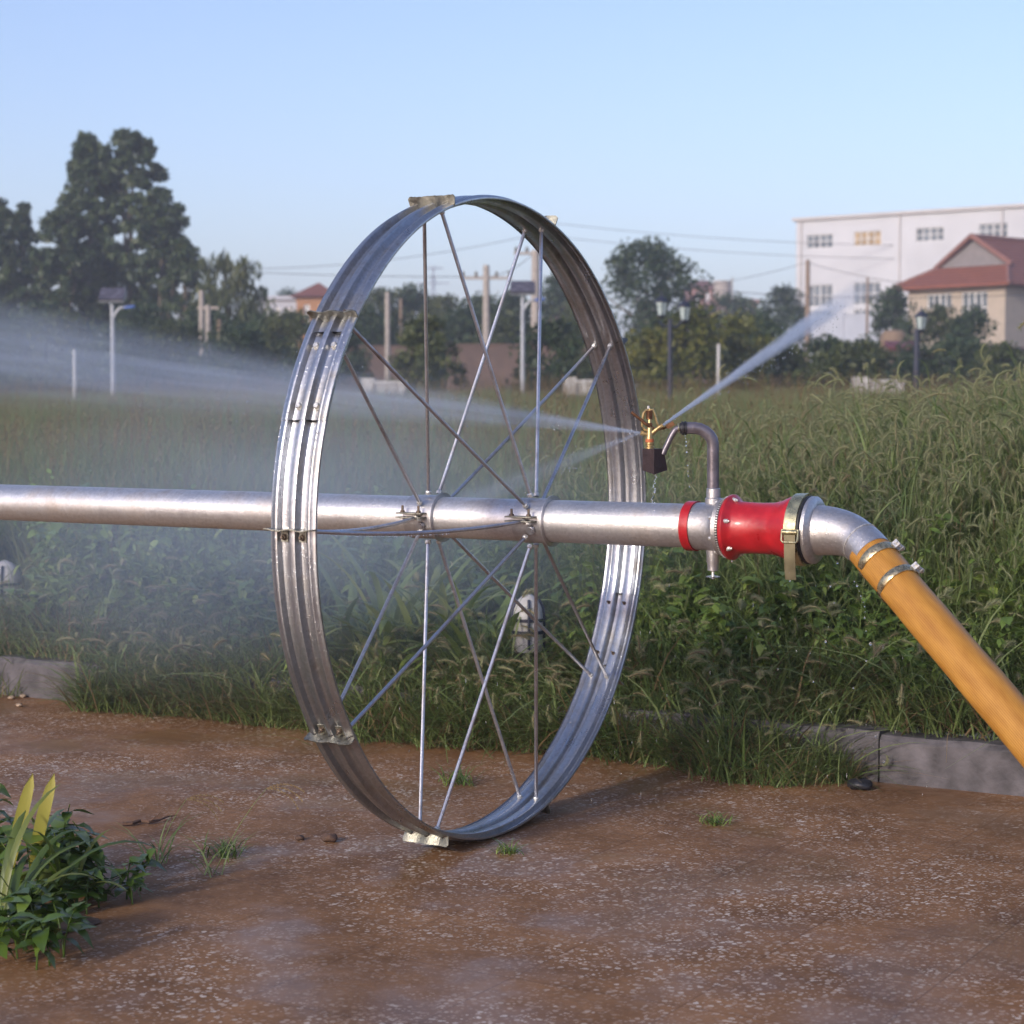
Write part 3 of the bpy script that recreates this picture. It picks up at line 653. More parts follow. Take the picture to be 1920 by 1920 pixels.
for (x_, y_, r) in ((1372, 1052, 3), (1480, 1060, 1.2), (1480, 1066, 1.2), (1480, 1074, 1.4), (1481, 1089, 2.3), (1570, 1055, 3.6), (1557, 1099, 3), (1564, 1130, 2.4), (1548, 1203, 3.4), (1553, 1175, 1.4), (1602, 1090, 2.2), (1607, 1098, 3.4),
                    (1611, 1108, 1.4), (1614, 1117, 2.2), (1616, 1122, 1.2), (1619, 1129, 1.6), (1621, 1137, 2.4), (1622, 1147, 1.6), (1621, 1158, 2.6), (1624, 1183, 1.8), (1632, 1207, 4.4), (1624, 1239, 2.6), (1641, 1380, 2.6), (1657, 1428, 3), (1600, 1290, 2), (1525, 1278, 2.6), (1519, 1225, 1.8), (1555, 1330, 1.8)):
    drop(P(x_, y_, dd+rd.uniform(-.1, .15)), r*.00095, 1.1)
for i in range(46):   # beads hanging from the sagging spoke
    u = .04+.6*i/46+rd.uniform(-.004, .004); a = W(V_, T0, R-.0195); hb = W(HX+.012, T0, .072); p = a.lerp(hb, u); p.z -= .018*4*u*(1-u)+.0065
    drop(p, rd.uniform(.0012, .0024), 1.2)
for i in range(90):
    px_, py_ = rd.uniform(700, 1750), rd.uniform(1040, 1500); drop(P(px_, py_, rd.uniform(5.2, 6.2)), rd.uniform(.0006, .0014), rd.uniform(2, 6))
nj = np.random.default_rng(8)
for a_, e_, r1_, n_ in ((nzR, nzR.lerp(JE, .62), .06, 380), (nzL, JL, .26, 800), (nzL, JM, .13, 260)):
    for i in range(n_):
        u = nj.random()**1.1; c = a_.lerp(e_, u); o_ = Vector(nj.normal(size=3)); r_ = (.004+r1_*u)*.55
        p = c+o_*r_; p.z -= .02*u; drop(p, nj.uniform(.0006, .0017), nj.uniform(1.0, 1.6))
dr_o = b.build('water_drops', M['water'], None, smooth=80); tag(dr_o, 'clear water drops falling from sprinkler block, coupling and hose', 'water drops', kind='stuff')

# ================================================================ VEGETATION (instanced stuff)
def blade(V, Fc, MI, base, az, h, w, lean, droop, seg=4, mi=0, rng=random):
    """one grass blade: tapering strip bending over"""
    dx, dy = math.cos(az), math.sin(az); sx, sy = -dy, dx; b0 = len(V)
    tw = rng.uniform(-.6, .6); sx, sy = sx*math.cos(tw)+dx*math.sin(tw), sy*math.cos(tw)+dy*math.sin(tw)
    for i in range(seg+1):
        u = i/seg; out = lean*h*u+droop*h*u*u*u; z = h*u*(1-.35*droop*u*u) ; ww = w*(1-u**1.6)*.5 + .0003
        if i == 0: ww = w*.35
        V.append((base[0]+dx*out-sx*ww, base[1]+dy*out-sy*ww, base[2]+z)); V.append((base[0]+dx*out+sx*ww, base[1]+dy*out+sy*ww, base[2]+z))
    for i in range(seg):
        a = b0+2*i; Fc.append((a, a+1, a+3, a+2)); MI.append(mi)
def leaf(V, Fc, MI, p, d, nrm, L_, w, mi=0, fold=.15, tipdroop=.2):
    """ovate leaf: 2x3 quads"""
    d = Vector(d).normalized(); s = d.cross(Vector(nrm)).normalized(); n = s.cross(d); p = Vector(p); b0 = len(V)
    for u, ww in ((0, .12), (.3, .95), (.6, .85), (1, .03)):
        c = p+d*(L_*u)-n*(tipdroop*L_*u*u)
        V.append(tuple(c-s*(w*.5*ww)+n*(fold*w*ww*.5))); V.append(tuple(c)); V.append(tuple(c+s*(w*.5*ww)+n*(fold*w*ww*.5)))
    for i in range(3):
        a = b0+3*i; Fc.append((a, a+1, a+4, a+3)); Fc.append((a+1, a+2, a+5, a+4)); MI.extend((mi, mi))
def stemtube(V, Fc, MI, pts, r, mi=0):
    b0 = len(V); n = len(pts)
    for i, p in enumerate(pts):
        rr_ = r*(1-.6*i/n)
        for k in range(3): a = 2.09*k; V.append((p[0]+rr_*math.cos(a), p[1]+rr_*math.sin(a), p[2]))
    for i in range(n-1):
        for k in range(3): k2 = (k+1) % 3; Fc.append((b0+i*3+k, b0+i*3+k2, b0+(i+1)*3+k2, b0+(i+1)*3+k)); MI.append(mi)
LIB = {}
def libobj(coll, name, V, Fc, MI, mats):
    if coll not in LIB: LIB[coll] = bpy.data.collections.new(coll)
    o = fastmesh(name, V, Fc, mats, hidden=True, matidx=MI); LIB[coll].objects.link(o)
rg = random.Random(21)
for v in range(6):    # field grass
    V, Fc, MI = [], [], []
    for i in range(46):
        a = rg.uniform(0, 6.28); rr_ = rg.uniform(0, .16)
        blade(V, Fc, MI, (rr_*math.cos(a), rr_*math.sin(a), -.03), rg.uniform(0, 6.28), rg.uniform(.22, .5), rg.uniform(.004, .008), rg.uniform(.05, .45), rg.uniform(0, .7), 4, 1 if rg.random() < .03 else 0, rg)
    for i in range(1 if v < 2 else 0):
        a = rg.uniform(0, 6.28); h = rg.uniform(.42, .6); ln = rg.uniform(-.12, .12)
        stemtube(V, Fc, MI, [(ln*u*math.cos(a), ln*u*math.sin(a), h*u) for u in (0, .5, 1)], .0018, 1)
        for k in range(16):
            u = k/16; p = (ln*math.cos(a)*(1+.1*u), ln*math.sin(a), h+.09*u); q_ = rg.uniform(0, 6.28); blade(V, Fc, MI, p, q_, .018, .004, .8, .3, 1, 1, rg)
    libobj('grass_lib', 'ga%02d' % v, V, Fc, MI, [M['fieldgrass'], M['dry']])
def foxtail(V, Fc, MI, base, H, rng, headmi=1, redd=False):
    az = rng.uniform(0, 6.28); ln = rng.uniform(.05, .3); pts = []
    for i in range(7):
        u = i/6; pts.append(Vector((base[0]+math.cos(az)*ln*H*u*u, base[1]+math.sin(az)*ln*H*u*u, base[2]+H*u)))
    # arching neck
    d = (pts[-1]-pts[-2]).normalized(); out = Vector((math.cos(az), math.sin(az), 0)); p = pts[-1].copy(); ang = math.atan2(d.z, d.dot(out)); hl = rng.uniform(.05, .082); bend = rng.uniform(1.6, 3.5) if rng.random() < .8 else rng.uniform(.2, 1.4)
    neck = [p.copy()]
    for i in range(4):
        ang -= bend*.14; p = p+(out*math.cos(ang)+Vector((0, 0, 1))*math.sin(ang))*.022; neck.append(p.copy())
    stemtube(V, Fc, MI, pts+neck[1:], .0016, 0)
    hd = [p.copy()]; dirs = []
    nseg = 9
    for i in range(nseg):
        ang -= bend*.6/nseg; dr_ = out*math.cos(ang)+Vector((0, 0, 1))*math.sin(ang); dirs.append(dr_); p = p+dr_*(hl/nseg); hd.append(p.copy())
    b0 = len(V); side = Vector((-out.y, out.x, 0))
    for i, c in enumerate(hd):
        u = i/nseg; r = .0026*min(1, .5+3*u)*min(1, (1.06-u)*4); dr_ = dirs[min(i, nseg-1)]; n2 = dr_.cross(side)
        for k in range(5): a = 1.2566*k; V.append(tuple(c+(side*math.cos(a)+n2*math.sin(a))*r))
    for i in range(nseg):
        for k in range(5): k2 = (k+1) % 5; Fc.append((b0+i*5+k, b0+i*5+k2, b0+(i+1)*5+k2, b0+(i+1)*5+k)); MI.append(headmi)
    for i in range(130):
        u = rng.uniform(.02, .98); j = min(int(u*nseg), nseg-1); c = hd[j].lerp(hd[j+1], u*nseg-j); dr_ = dirs[j]; n2 = dr_.cross(side); a = rng.uniform(0, 6.28)
        rad = side*math.cos(a)+n2*math.sin(a); tip = c+rad*rng.uniform(.0075, .0115)+dr_*.006; t2 = rad.cross(dr_)*.0006
        b1 = len(V); V += [tuple(c+rad*.003-t2), tuple(c+rad*.003+t2), tuple(tip+t2*.3), tuple(tip-t2*.3)]; Fc.append((b1, b1+1, b1+2, b1+3)); MI.append(headmi)
    for i in range(5):
        u = rng.uniform(.05, .8); q_ = base[2]+H*u; k = ln*H*u*u
        blade(V, Fc, MI, (base[0]+math.cos(az)*k, base[1]+math.sin(az)*k, q_), rng.uniform(0, 6.28), rng.uniform(.10, .24), rng.uniform(.005, .008), rng.uniform(.4, .9), rng.uniform(.5, 1.2), 5, 0, rng)
for v in range(6):
    V, Fc, MI = [], [], []
    for i in range(6):
        a = rg.uniform(0, 6.28); rr_ = rg.uniform(0, .10)
        foxtail(V, Fc, MI, (rr_*math.cos(a), rr_*math.sin(a), -.02), rg.uniform(.42, .72), rg)
    for i in range(38):
        a = rg.uniform(0, 6.28); rr_ = rg.uniform(0, .13)
        blade(V, Fc, MI, (rr_*math.cos(a), rr_*math.sin(a), -.02), rg.uniform(0, 6.28), rg.uniform(.25, .5), rg.uniform(.004, .008), rg.uniform(.1, .6), rg.uniform(.1, .9), 5, 0, rg)
    libobj('fox_lib', 'fa%02d' % v, V, Fc, MI, [M['grass'], M['foxhead']])
for v in range(7):    # broad-leaved weeds + low grass
    V, Fc, MI = [], [], []
    big = v < 3
    for s_i in range(4):
        a = rg.uniform(0, 6.28); ln = rg.uniform(.1, .5); H = rg.uniform(.22, .5); pts = [(math.cos(a)*ln*H*u*u, math.sin(a)*ln*H*u*u, H*u) for u in (0, .35, .7, 1)]
        stemtube(V, Fc, MI, pts, .003, 0)
        for k in range(9 if big else 16):
            u = rg.uniform(.15, 1.02); p = (math.cos(a)*ln*H*u*u, math.sin(a)*ln*H*u*u, H*u); q_ = rg.uniform(0, 6.28)
            L_ = rg.uniform(.05, .11) if big else rg.uniform(.02, .05)
            leaf(V, Fc, MI, p, (math.cos(q_), math.sin(q_), rg.uniform(-.5, .5)), (rg.uniform(-.3, .3), rg.uniform(-.3, .3), 1), L_, L_*(.62 if big else .4), 0, .2, rg.uniform(.1, .5))
    for i in range(14):
        blade(V, Fc, MI, (rg.uniform(-.1, .1), rg.uniform(-.1, .1), -.02), rg.uniform(0, 6.28), rg.uniform(.12, .32), rg.uniform(.004, .008), rg.uniform(.1, .8), rg.uniform(.1, 1), 4, 1 if rg.random() < .8 else 2, rg)
    libobj('weed_lib', 'wa%02d' % v, V, Fc, MI, [M['weed'], M['grass'], M['dry']])
for v in range(5):    # short fringe grass
    V, Fc, MI = [], [], []
    for i in range(34):
        a = rg.uniform(0, 6.28); rr_ = rg.uniform(0, .09)
        blade(V, Fc, MI, (rr_*math.cos(a), rr_*math.sin(a), -.01), rg.uniform(0, 6.28), rg.uniform(.06, .22), rg.uniform(.003, .006), rg.uniform(.2, 1.1), rg.uniform(.2, 1.1), 4, 1 if rg.random() < .2 else 0, rg)
    for i in range(1 if v < 3 else 0): foxtail(V, Fc, MI, (rg.uniform(-.05, .05), rg.uniform(-.05, .05), -.01), rg.uniform(.10, .22), rg, 2)
    libobj('fringe_lib', 'fr%02d' % v, V, Fc, MI, [M['grass'], M['dry'], M['foxhead']])

def scatter(name, label, pts, scl, coll, rng, tilt=.15):
    n = len(pts); me = bpy.data.meshes.new(name); me.vertices.add(n); me.vertices.foreach_set('co', np.asarray(pts, np.float32).ravel())
    a = me.attributes.new('rot', 'FLOAT_VECTOR', 'POINT'); rot = np.zeros((n, 3), np.float32); rot[:, 0] = rng.uniform(-tilt, tilt, n); rot[:, 1] = rng.uniform(-tilt, tilt, n); rot[:, 2] = rng.uniform(0, 6.283, n); a.data.foreach_set('vector', rot.ravel())
    a = me.attributes.new('scl', 'FLOAT', 'POINT'); a.data.foreach_set('value', np.asarray(scl, np.float32))
    a = me.attributes.new('idx', 'INT', 'POINT'); a.data.foreach_set('value', rng.integers(0, 1000, n).astype(np.int32))
    o = bpy.data.objects.new(name, me); COL.objects.link(o)
    ng = bpy.data.node_groups.new(name+'_nodes', 'GeometryNodeTree'); ng.interface.new_socket('Geometry', in_out='INPUT', socket_type='NodeSocketGeometry'); ng.interface.new_socket('Geometry', in_out='OUTPUT', socket_type='NodeSocketGeometry')
    N = ng.nodes; L = ng.links; gi = N.new('NodeGroupInput'); go = N.new('NodeGroupOutput'); ip = N.new('GeometryNodeInstanceOnPoints'); ci = N.new('GeometryNodeCollectionInfo')
    ci.inputs['Collection'].default_value = LIB[coll]; ci.inputs['Separate Children'].default_value = True; ci.inputs['Reset Children'].default_value = True
    mp = N.new('GeometryNodeMeshToPoints'); L.new(gi.outputs[0], mp.inputs[0]); L.new(mp.outputs[0], ip.inputs['Points']); L.new(ci.outputs[0], ip.inputs['Instance']); ip.inputs['Pick Instance'].default_value = True
    for nm, dt, sock in (('rot', 'FLOAT_VECTOR', 'Rotation'), ('scl', 'FLOAT', 'Scale'), ('idx', 'INT', 'Instance Index')):
        na = N.new('GeometryNodeInputNamedAttribute'); na.data_type = dt; na.inputs[0].default_value = nm
        L.new(na.outputs[0], ip.inputs[sock])
    L.new(ip.outputs[0], go.inputs[0]); md = o.modifiers.new('scatter', 'NODES'); md.node_group = ng
    tag(o, label, 'plants', kind='stuff'); return o
ng_ = np.random.default_rng(4)
def wedge(n, d0, d1, half=19.0, pw=1.0):
    """random ground points inside the widened view, d = depth from the camera"""
    u = ng_.random(n); d = (d0**(2-pw)+(d1**(2-pw)-d0**(2-pw))*u)**(1/(2-pw)) if pw != 2 else d0*(d1/d0)**u
    s = ng_.uniform(-math.tan(D2R(half)), math.tan(D2R(half)), n)
    x_ = CAM.x+FW.x*d+RT.x*s*d; y_ = CAM.y+FW.y*d+RT.y*s*d
    return x_, y_, d
x_, y_, d_ = wedge(36000, 8.0, 60, 19, 1.45); k = y_ > 3.0; x_, y_, d_ = x_[k], y_[k], d_[k]
scl = ng_.uniform(.75, 1.2, len(x_))*(1+.003*d_)
scatter('field_grass', 'tall green and straw coloured grass filling the field behind', np.stack([x_, y_, terr(x_, y_)], 1), scl, 'grass_lib', ng_)
# near bed, x along the kerb
def clear(x, y):
    k = np.ones(len(x), bool)
    for px, yy_ in ((685, 1.60), (785, 1.66), (885, 1.62), (990, 1.95), (10, 2.4)):
        q_ = onplane(px, 1200, (0, yy_, 0), Vector((0, 1, 0))); dxy = CAM-q_
        t_ = ((x-q_.x)*dxy.x+(y-yy_)*dxy.y)/(dxy.x**2+dxy.y**2); t_ = np.clip(t_, -.02, 1)
        k &= ((x-q_.x-t_*dxy.x)**2+(y-yy_-t_*dxy.y)**2) > (.30**2 if px not in (990, 10) else .17**2)
    return k
def bed(n, x0, x1, y0, y1, bias=1.0):
    x_ = ng_.uniform(x0, x1, n); y_ = y0+(y1-y0)*ng_.random(n)**bias; return x_, y_
x_, y_ = bed(3400, -1.3, 5.5, 1.75, 6.2); pr = np.clip((x_+1.3)/1.2, .12, 1)*np.clip((y_-1.5)/1.0, .35, 1); k = (ng_.random(len(x_)) < pr) & clear(x_, y_); x_, y_ = x_[k], y_[k]
hs = ng_.uniform(.8, 1.12, len(x_))*np.clip(.72+(y_-1.75)*.35, .6, 1.05)*(1+.16*np.clip((x_-.2)/1.2, 0, 1))*np.where(ng_.random(len(x_)) < .06, 1.2, 1)
scatter('foxtail_grass', 'dense green foxtail grass with drooping seed heads behind the red coupling', np.stack([x_, y_, terr(x_, y_)], 1), hs, 'fox_lib', ng_)
x_, y_ = bed(700, -9, -1.2, 2.2, 6.5); x2, y2 = bed(7600, -9.5, 4.5, 1.52, 5.2, 1.35); 
k = clear(x2, y2) & ((y2 < 2.2) | ((x2 < -.9) & (y2 < 3.4))); xw = x2[k]; yw = y2[k]
scatter('weeds', 'mixed broad-leaved weeds crowding the bed above the kerb', np.stack([xw, yw, terr(xw, yw)], 1), ng_.uniform(.6, 1.2, len(xw))*np.where(yw < 2.5, np.clip(.62+(yw-1.5)*.5, .55, 1.1), .62), 'weed_lib', ng_, .25)
xg, yg = bed(6500, -9.5, 1.0, 1.9, 7.5); k = clear(xg, yg); xg, yg = xg[k], yg[k]
scatter('bank_grass', 'knee-high grass on the bank below and behind the pipe', np.stack([xg, yg, terr(xg, yg)], 1), ng_.uniform(.6, 1.0, len(xg)), 'grass_lib', ng_)
xf, yf = bed(2600, -9.5, 4.5, 1.43, 1.85); k = clear(xf, yf) | (yf < 1.5); xf, yf = xf[k], yf[k]
xk = ng_.uniform(-9.5, 1.3, 3600); cov = (.5*np.sin(xk*5.1)+.5*np.sin(xk*2.3+1)+np.where(xk > .62, -1.5, .7)-1.3*np.exp(-((xk-.03)/.16)**2)+np.where(xk < -2.6, -1.5, 0)+ng_.normal(0, .4, 3600)) > .1
xk = xk[cov]; yk = 1.33-np.abs(ng_.normal(0, .07, len(xk)))*(1+.5*np.sin(xk*4))+.03
lq = P(990, 1200, 7.45); lr = P(10, 1140, 9.3); ex = []
for q_ in (lq, lr):
    for i in range(26): k_ = ng_.uniform(.08, .5); dv = (CAM-q_); dv.z = 0; dv.normalize(); w_ = q_+dv*k_+LX*ng_.uniform(-.16, .16); ex.append((w_.x, w_.y, float(terr(w_.x, w_.y))))
ex = np.array([e_ for e_ in ex if e_[1] > 1.47])
xf = np.concatenate([xf, ex[:, 0]]); yf = np.concatenate([yf, ex[:, 1]])
pf = np.concatenate([np.stack([xf, yf, terr(xf, yf)], 1), np.stack([xk, yk, 0*xk], 1)])
scatter('fringe_grass', 'short tangled grass spilling over the kerb onto the paving', pf, np.concatenate([ng_.uniform(.8, 1.5, len(xf)), ng_.uniform(.5, 1.5, len(xk))*np.where(xk > .3, .7, 1)]), 'fringe_lib', ng_, .3)

# thin evening haze
b = MB(); b.box((0, 430, 17), (900, 1100, 40)); hm = bpy.data.materials.new('haze_air'); hm.use_nodes = True
for x__ in list(hm.node_tree.nodes): hm.node_tree.nodes.remove(x__)
ho = hm.node_tree.nodes.new('ShaderNodeOutputMaterial'); hv = hm.node_tree.nodes.new('ShaderNodeVolumePrincipled'); hv.inputs['Color'].default_value = (.78, .86, 1, 1); hv.inputs['Density'].default_value = HAZE
hm.node_tree.links.new(hv.outputs[0], ho.inputs['Volume']); tag(b.build('haze', hm, None, smooth=0), 'thin bluish evening haze over the whole field', kind='stuff')
# ---------------------------------------------------------------- single plants
def plantobj(name, V, Fc, MI, mats, parent): return fastmesh(name, V, Fc, mats, parent=parent, matidx=MI)
def straps(parent, base, n, L0, L1, w, mat, seed, up=1.25, spread=.12, name='strap_leaf'):
    rng = random.Random(seed); V, Fc, MI = [], [], []
    for i in range(n):
        az = rng.uniform(0, 6.28); L_ = rng.uniform(L0, L1); ang = rng.uniform(.75, 1.45); bend = rng.uniform(.9, 2.4)*up/1.25; ww = w*rng.uniform(.7, 1.2)
        r = spread*math.sqrt(rng.random()); a2 = rng.uniform(0, 6.28); p = Vector(base)+Vector((r*math.cos(a2), r*math.sin(a2), 0)); o = Vector((math.cos(az), math.sin(az), 0)); s = Vector((-o.y, o.x, 0)); b0 = len(V); ns = 9
        for j in range(ns+1):
            u = j/ns; k = ww*.5*min(1, .45+1.6*u)*math.sqrt(max(0, 1-u**2.6))+.0006; d = o*math.cos(ang)+Vector((0, 0, math.sin(ang)))
            nn = s.cross(d)
            V += [tuple(p-s*k+nn*k*.35), tuple(p), tuple(p+s*k+nn*k*.35)]; p = p+d*(L_/ns); ang -= bend/ns*(.4+1.4*u)
        for j in range(ns):
            a = b0+3*j; Fc += [(a, a+1, a+4, a+3), (a+1, a+2, a+5, a+4)]; MI += [0, 0]
    return plantobj(name, V, Fc, MI, [mat], parent)
def gp(px, py, d): p = P(px, py, d); return Vector((p.x, p.y, float(terr(p.x, p.y)) if p.y > 1.45 else 0))
cl = [(685, 1.60, 46, .56), (785, 1.66, 60, .66), (885, 1.62, 46, .56)]
lab = ['arching strap-leaved lily clump on the left, behind the lower left spokes', 'tallest strap-leaved lily clump, in the middle behind the vertical spoke', 'strap-leaved lily clump nearest the white lawn lamp behind the spokes']
for i, (px, yy_, n, L_) in enumerate(cl):
    g0 = onplane(px, 1270, (0, yy_, 0), Vector((0, 1, 0))); g0.z = float(terr(g0.x, yy_)); t = thing('lily_clump', g0, lab[i], 'plant', 'strap-leaved lilies behind the wheel'); straps(t, g0, n, L_*.6, L_*1.05, .040, M['strapleaf'], 40+i, 1.15, .13, 'leaves')
# foreground plants, lower left
def leafy(parent, base, n, H, Lf, mat, seed, spread=.12, name='leaves'):
    rng = random.Random(seed); V, Fc, MI = [], [], []
    for s_i in range(n):
        a = rng.uniform(0, 6.28); r = spread*math.sqrt(rng.random()); ln = rng.uniform(.1, .5); h = H*rng.uniform(.5, 1); a2 = rng.uniform(0, 6.28)
        bx, by = base[0]+r*math.cos(a2), base[1]+r*math.sin(a2); f = lambda u: (bx+math.cos(a)*ln*h*u*u, by+math.sin(a)*ln*h*u*u, base[2]+h*u)
        stemtube(V, Fc, MI, [f(u) for u in (0, .35, .7, 1)], .0028, 0)
        for k in range(12):
            u = rng.uniform(.3, 1.03); q_ = rng.uniform(0, 6.28); L_ = Lf*rng.uniform(.6, 1.15)
            leaf(V, Fc, MI, f(u), (math.cos(q_), math.sin(q_), rng.uniform(-.3, .5)), (rng.uniform(-.4, .4), rng.uniform(-.4, .4), 1), L_, L_*rng.uniform(.45, .75), 0, rng.uniform(.05, .35), rng.uniform(.1, .8))
    return plantobj(name, V, Fc, MI, [mat], parent)
fg = [(30, 1665, .27, 12, 'low bright green leafy plant, leftmost in the bottom corner'), (125, 1680, .19, 10, 'low bright green leafy plant right beside the yellow strap leaves'), (200, 1690, .12, 8, 'smallest bright green leafy plant at the edge of the bare paving'), (60, 1790, .16, 12, 'bright green leafy plant nearest the bottom left corner')]
bs = onz(70, 1740, 0); b = MB(); vs = []; fs = []; rs2 = random.Random(9); nr2 = 10; na = 40
for j in range(nr2+1):
    for i in range(na):
        a = 2*math.pi*i/na; r = j/nr2; w_ = 1+.13*math.sin(3*a+1)+.08*math.sin(7*a); vs.append((bs.x+LX.x*r*w_*.22*math.cos(a)+LY.x*r*w_*.2*math.sin(a)-LX.x*.12, bs.y+LX.y*r*w_*.22*math.cos(a)+LY.y*r*w_*.2*math.sin(a)-LX.y*.12, .004+.022*(1-r*r)+rs2.uniform(-.006, .006)*(1-r)))
for j in range(nr2):
    for i in range(na): fs.append((j*na+i, (j+1)*na+i, (j+1)*na+(i+1) % na, j*na+(i+1) % na))
b.add(vs, fs); tag(b.build('soil_patch', M['mud'], None), 'dark muddy soil under the leafy plants in the corner', kind='structure')
for i, (px, py, H, n, l_) in enumerate(fg):
    g0 = onz(px, py, 0.0); t = thing('leafy_plant', g0, l_, 'plant', 'leafy plants in the lower left corner'); leafy(t, g0, n, H, (.07, .085, .055, .065)[i], M['freshleaf'], 60+i, .13)
g0 = onz(20, 1740, 0); t = thing('strap_leaf_plant', g0, 'tall plant with green and yellowing strap leaves at the left edge', 'plant')
straps(t, g0, 16, .22, .42, .022, M['foreleaf'], 71, 1.0, .07, 'leaves'); 
g1 = onz(60, 1700, 0)
for px, py, tx, ty in ((20, 1600, 62, 1450), (60, 1600, 102, 1450)):
    a = P(px, py+30, 5.0); c = P(tx, ty, 4.95); d = (c-a); V, Fc, MI = [], [], []; s = RT; ns = 8; b0 = 0
    for j in range(ns+1):
        u = j/ns; k = .016*min(1, .5+1.2*u)*math.sqrt(max(.002, 1-max(0, (u-.62)/.38)**2)); p = a+d*u-FW*(.02*math.sin(u*3)); V += [tuple(p-s*k), tuple(p+FW*.003), tuple(p+s*k)]
    for j in range(ns): q_ = 3*j; Fc += [(q_, q_+1, q_+4, q_+3), (q_+1, q_+2, q_+5, q_+4)]; MI += [0, 0]
    plantobj('yellow_leaf', V, Fc, MI, [M['yellowleaf']], t)['label'] = 'yellowing upright strap leaf'
g0 = onz(120, 1700, 0); t = thing('wilted_strap_plant', g0, 'small strap-leaved plant with drooping tips right of the yellow leaves', 'plant'); straps(t, g0, 12, .14, .34, .015, M['foreleaf'], 75, 1.3, .04, 'leaves')
# thin grass seed stalks
for i, (px, py, tx, ty, bend, l_) in enumerate(((290, 1620, 350, 1500, 1, 'wiry grass stalk with brown seed heads, left of two on bare paving'), (400, 1640, 500, 1480, 1, 'long wiry grass stalk with brown seed heads leaning right over the paving'))):
    a = onz(px, py, 0); d0_ = (a-CAM).dot(FW); c = P(tx, ty, d0_); t = thing('grass_stalk', a, l_, 'grass', 'wiry grass stalks on the paving')
    V, Fc, MI = [], [], []; pts = [a.lerp(c, u)+Vector((0, 0, .02*math.sin(u*3))) for u in (0, .25, .5, .75, 1)]; stemtube(V, Fc, MI, pts, .0016, 0)
    rng = random.Random(i)
    for j in range(3):
        p = pts[-1].copy(); ang = .5-.25*j
        for k in range(12):
            dr_ = RT*math.cos(ang)+Vector((0, 0, math.sin(ang))); q_ = p+dr_*.009
            leaf(V, Fc, MI, p, dr_+Vector((0, 0, -.4)), -FW, .010, .005, 1); p = q_; ang -= .11
    for j in range(12): blade(V, Fc, MI, (a.x+rng.uniform(-.03, .03), a.y+rng.uniform(-.03, .03), 0), rng.uniform(0, 6.28), rng.uniform(.05, .16), .005, rng.uniform(.3, 1), .8, 4, 0, rng)
    plantobj('stalk', V, Fc, MI, [M['grass'], M['dry']], t)
# tufts growing from joints in the paving
for i, (px, py, s, l_) in enumerate(((862, 1470, .10, 'small grass tuft in the paving seen between the lower spokes'), (1340, 1545, .05, 'tiny grass tuft in the paving right of the wheel'), (420, 1605, .09, 'green grass tuft in the paving left of the wheel bottom'), (950, 1600, .05, 'flattened grass tuft in front of the wheel bottom'))):
    g0 = onz(px, py, 0); V, Fc, MI = [], [], []; rng = random.Random(90+i)
    for j in range(60): blade(V, Fc, MI, (g0.x+rng.gauss(0, s*.35), g0.y+rng.gauss(0, s*.3), 0), rng.uniform(0, 6.28), rng.uniform(.02, .05)*(s/.06), .004, rng.uniform(.3, 1.3), .8, 3, 0, rng)
    o = plantobj('grass_tuft', V, Fc, MI, [M['weed']], None); tag(o, l_, 'grass', 'grass tufts in the paving')

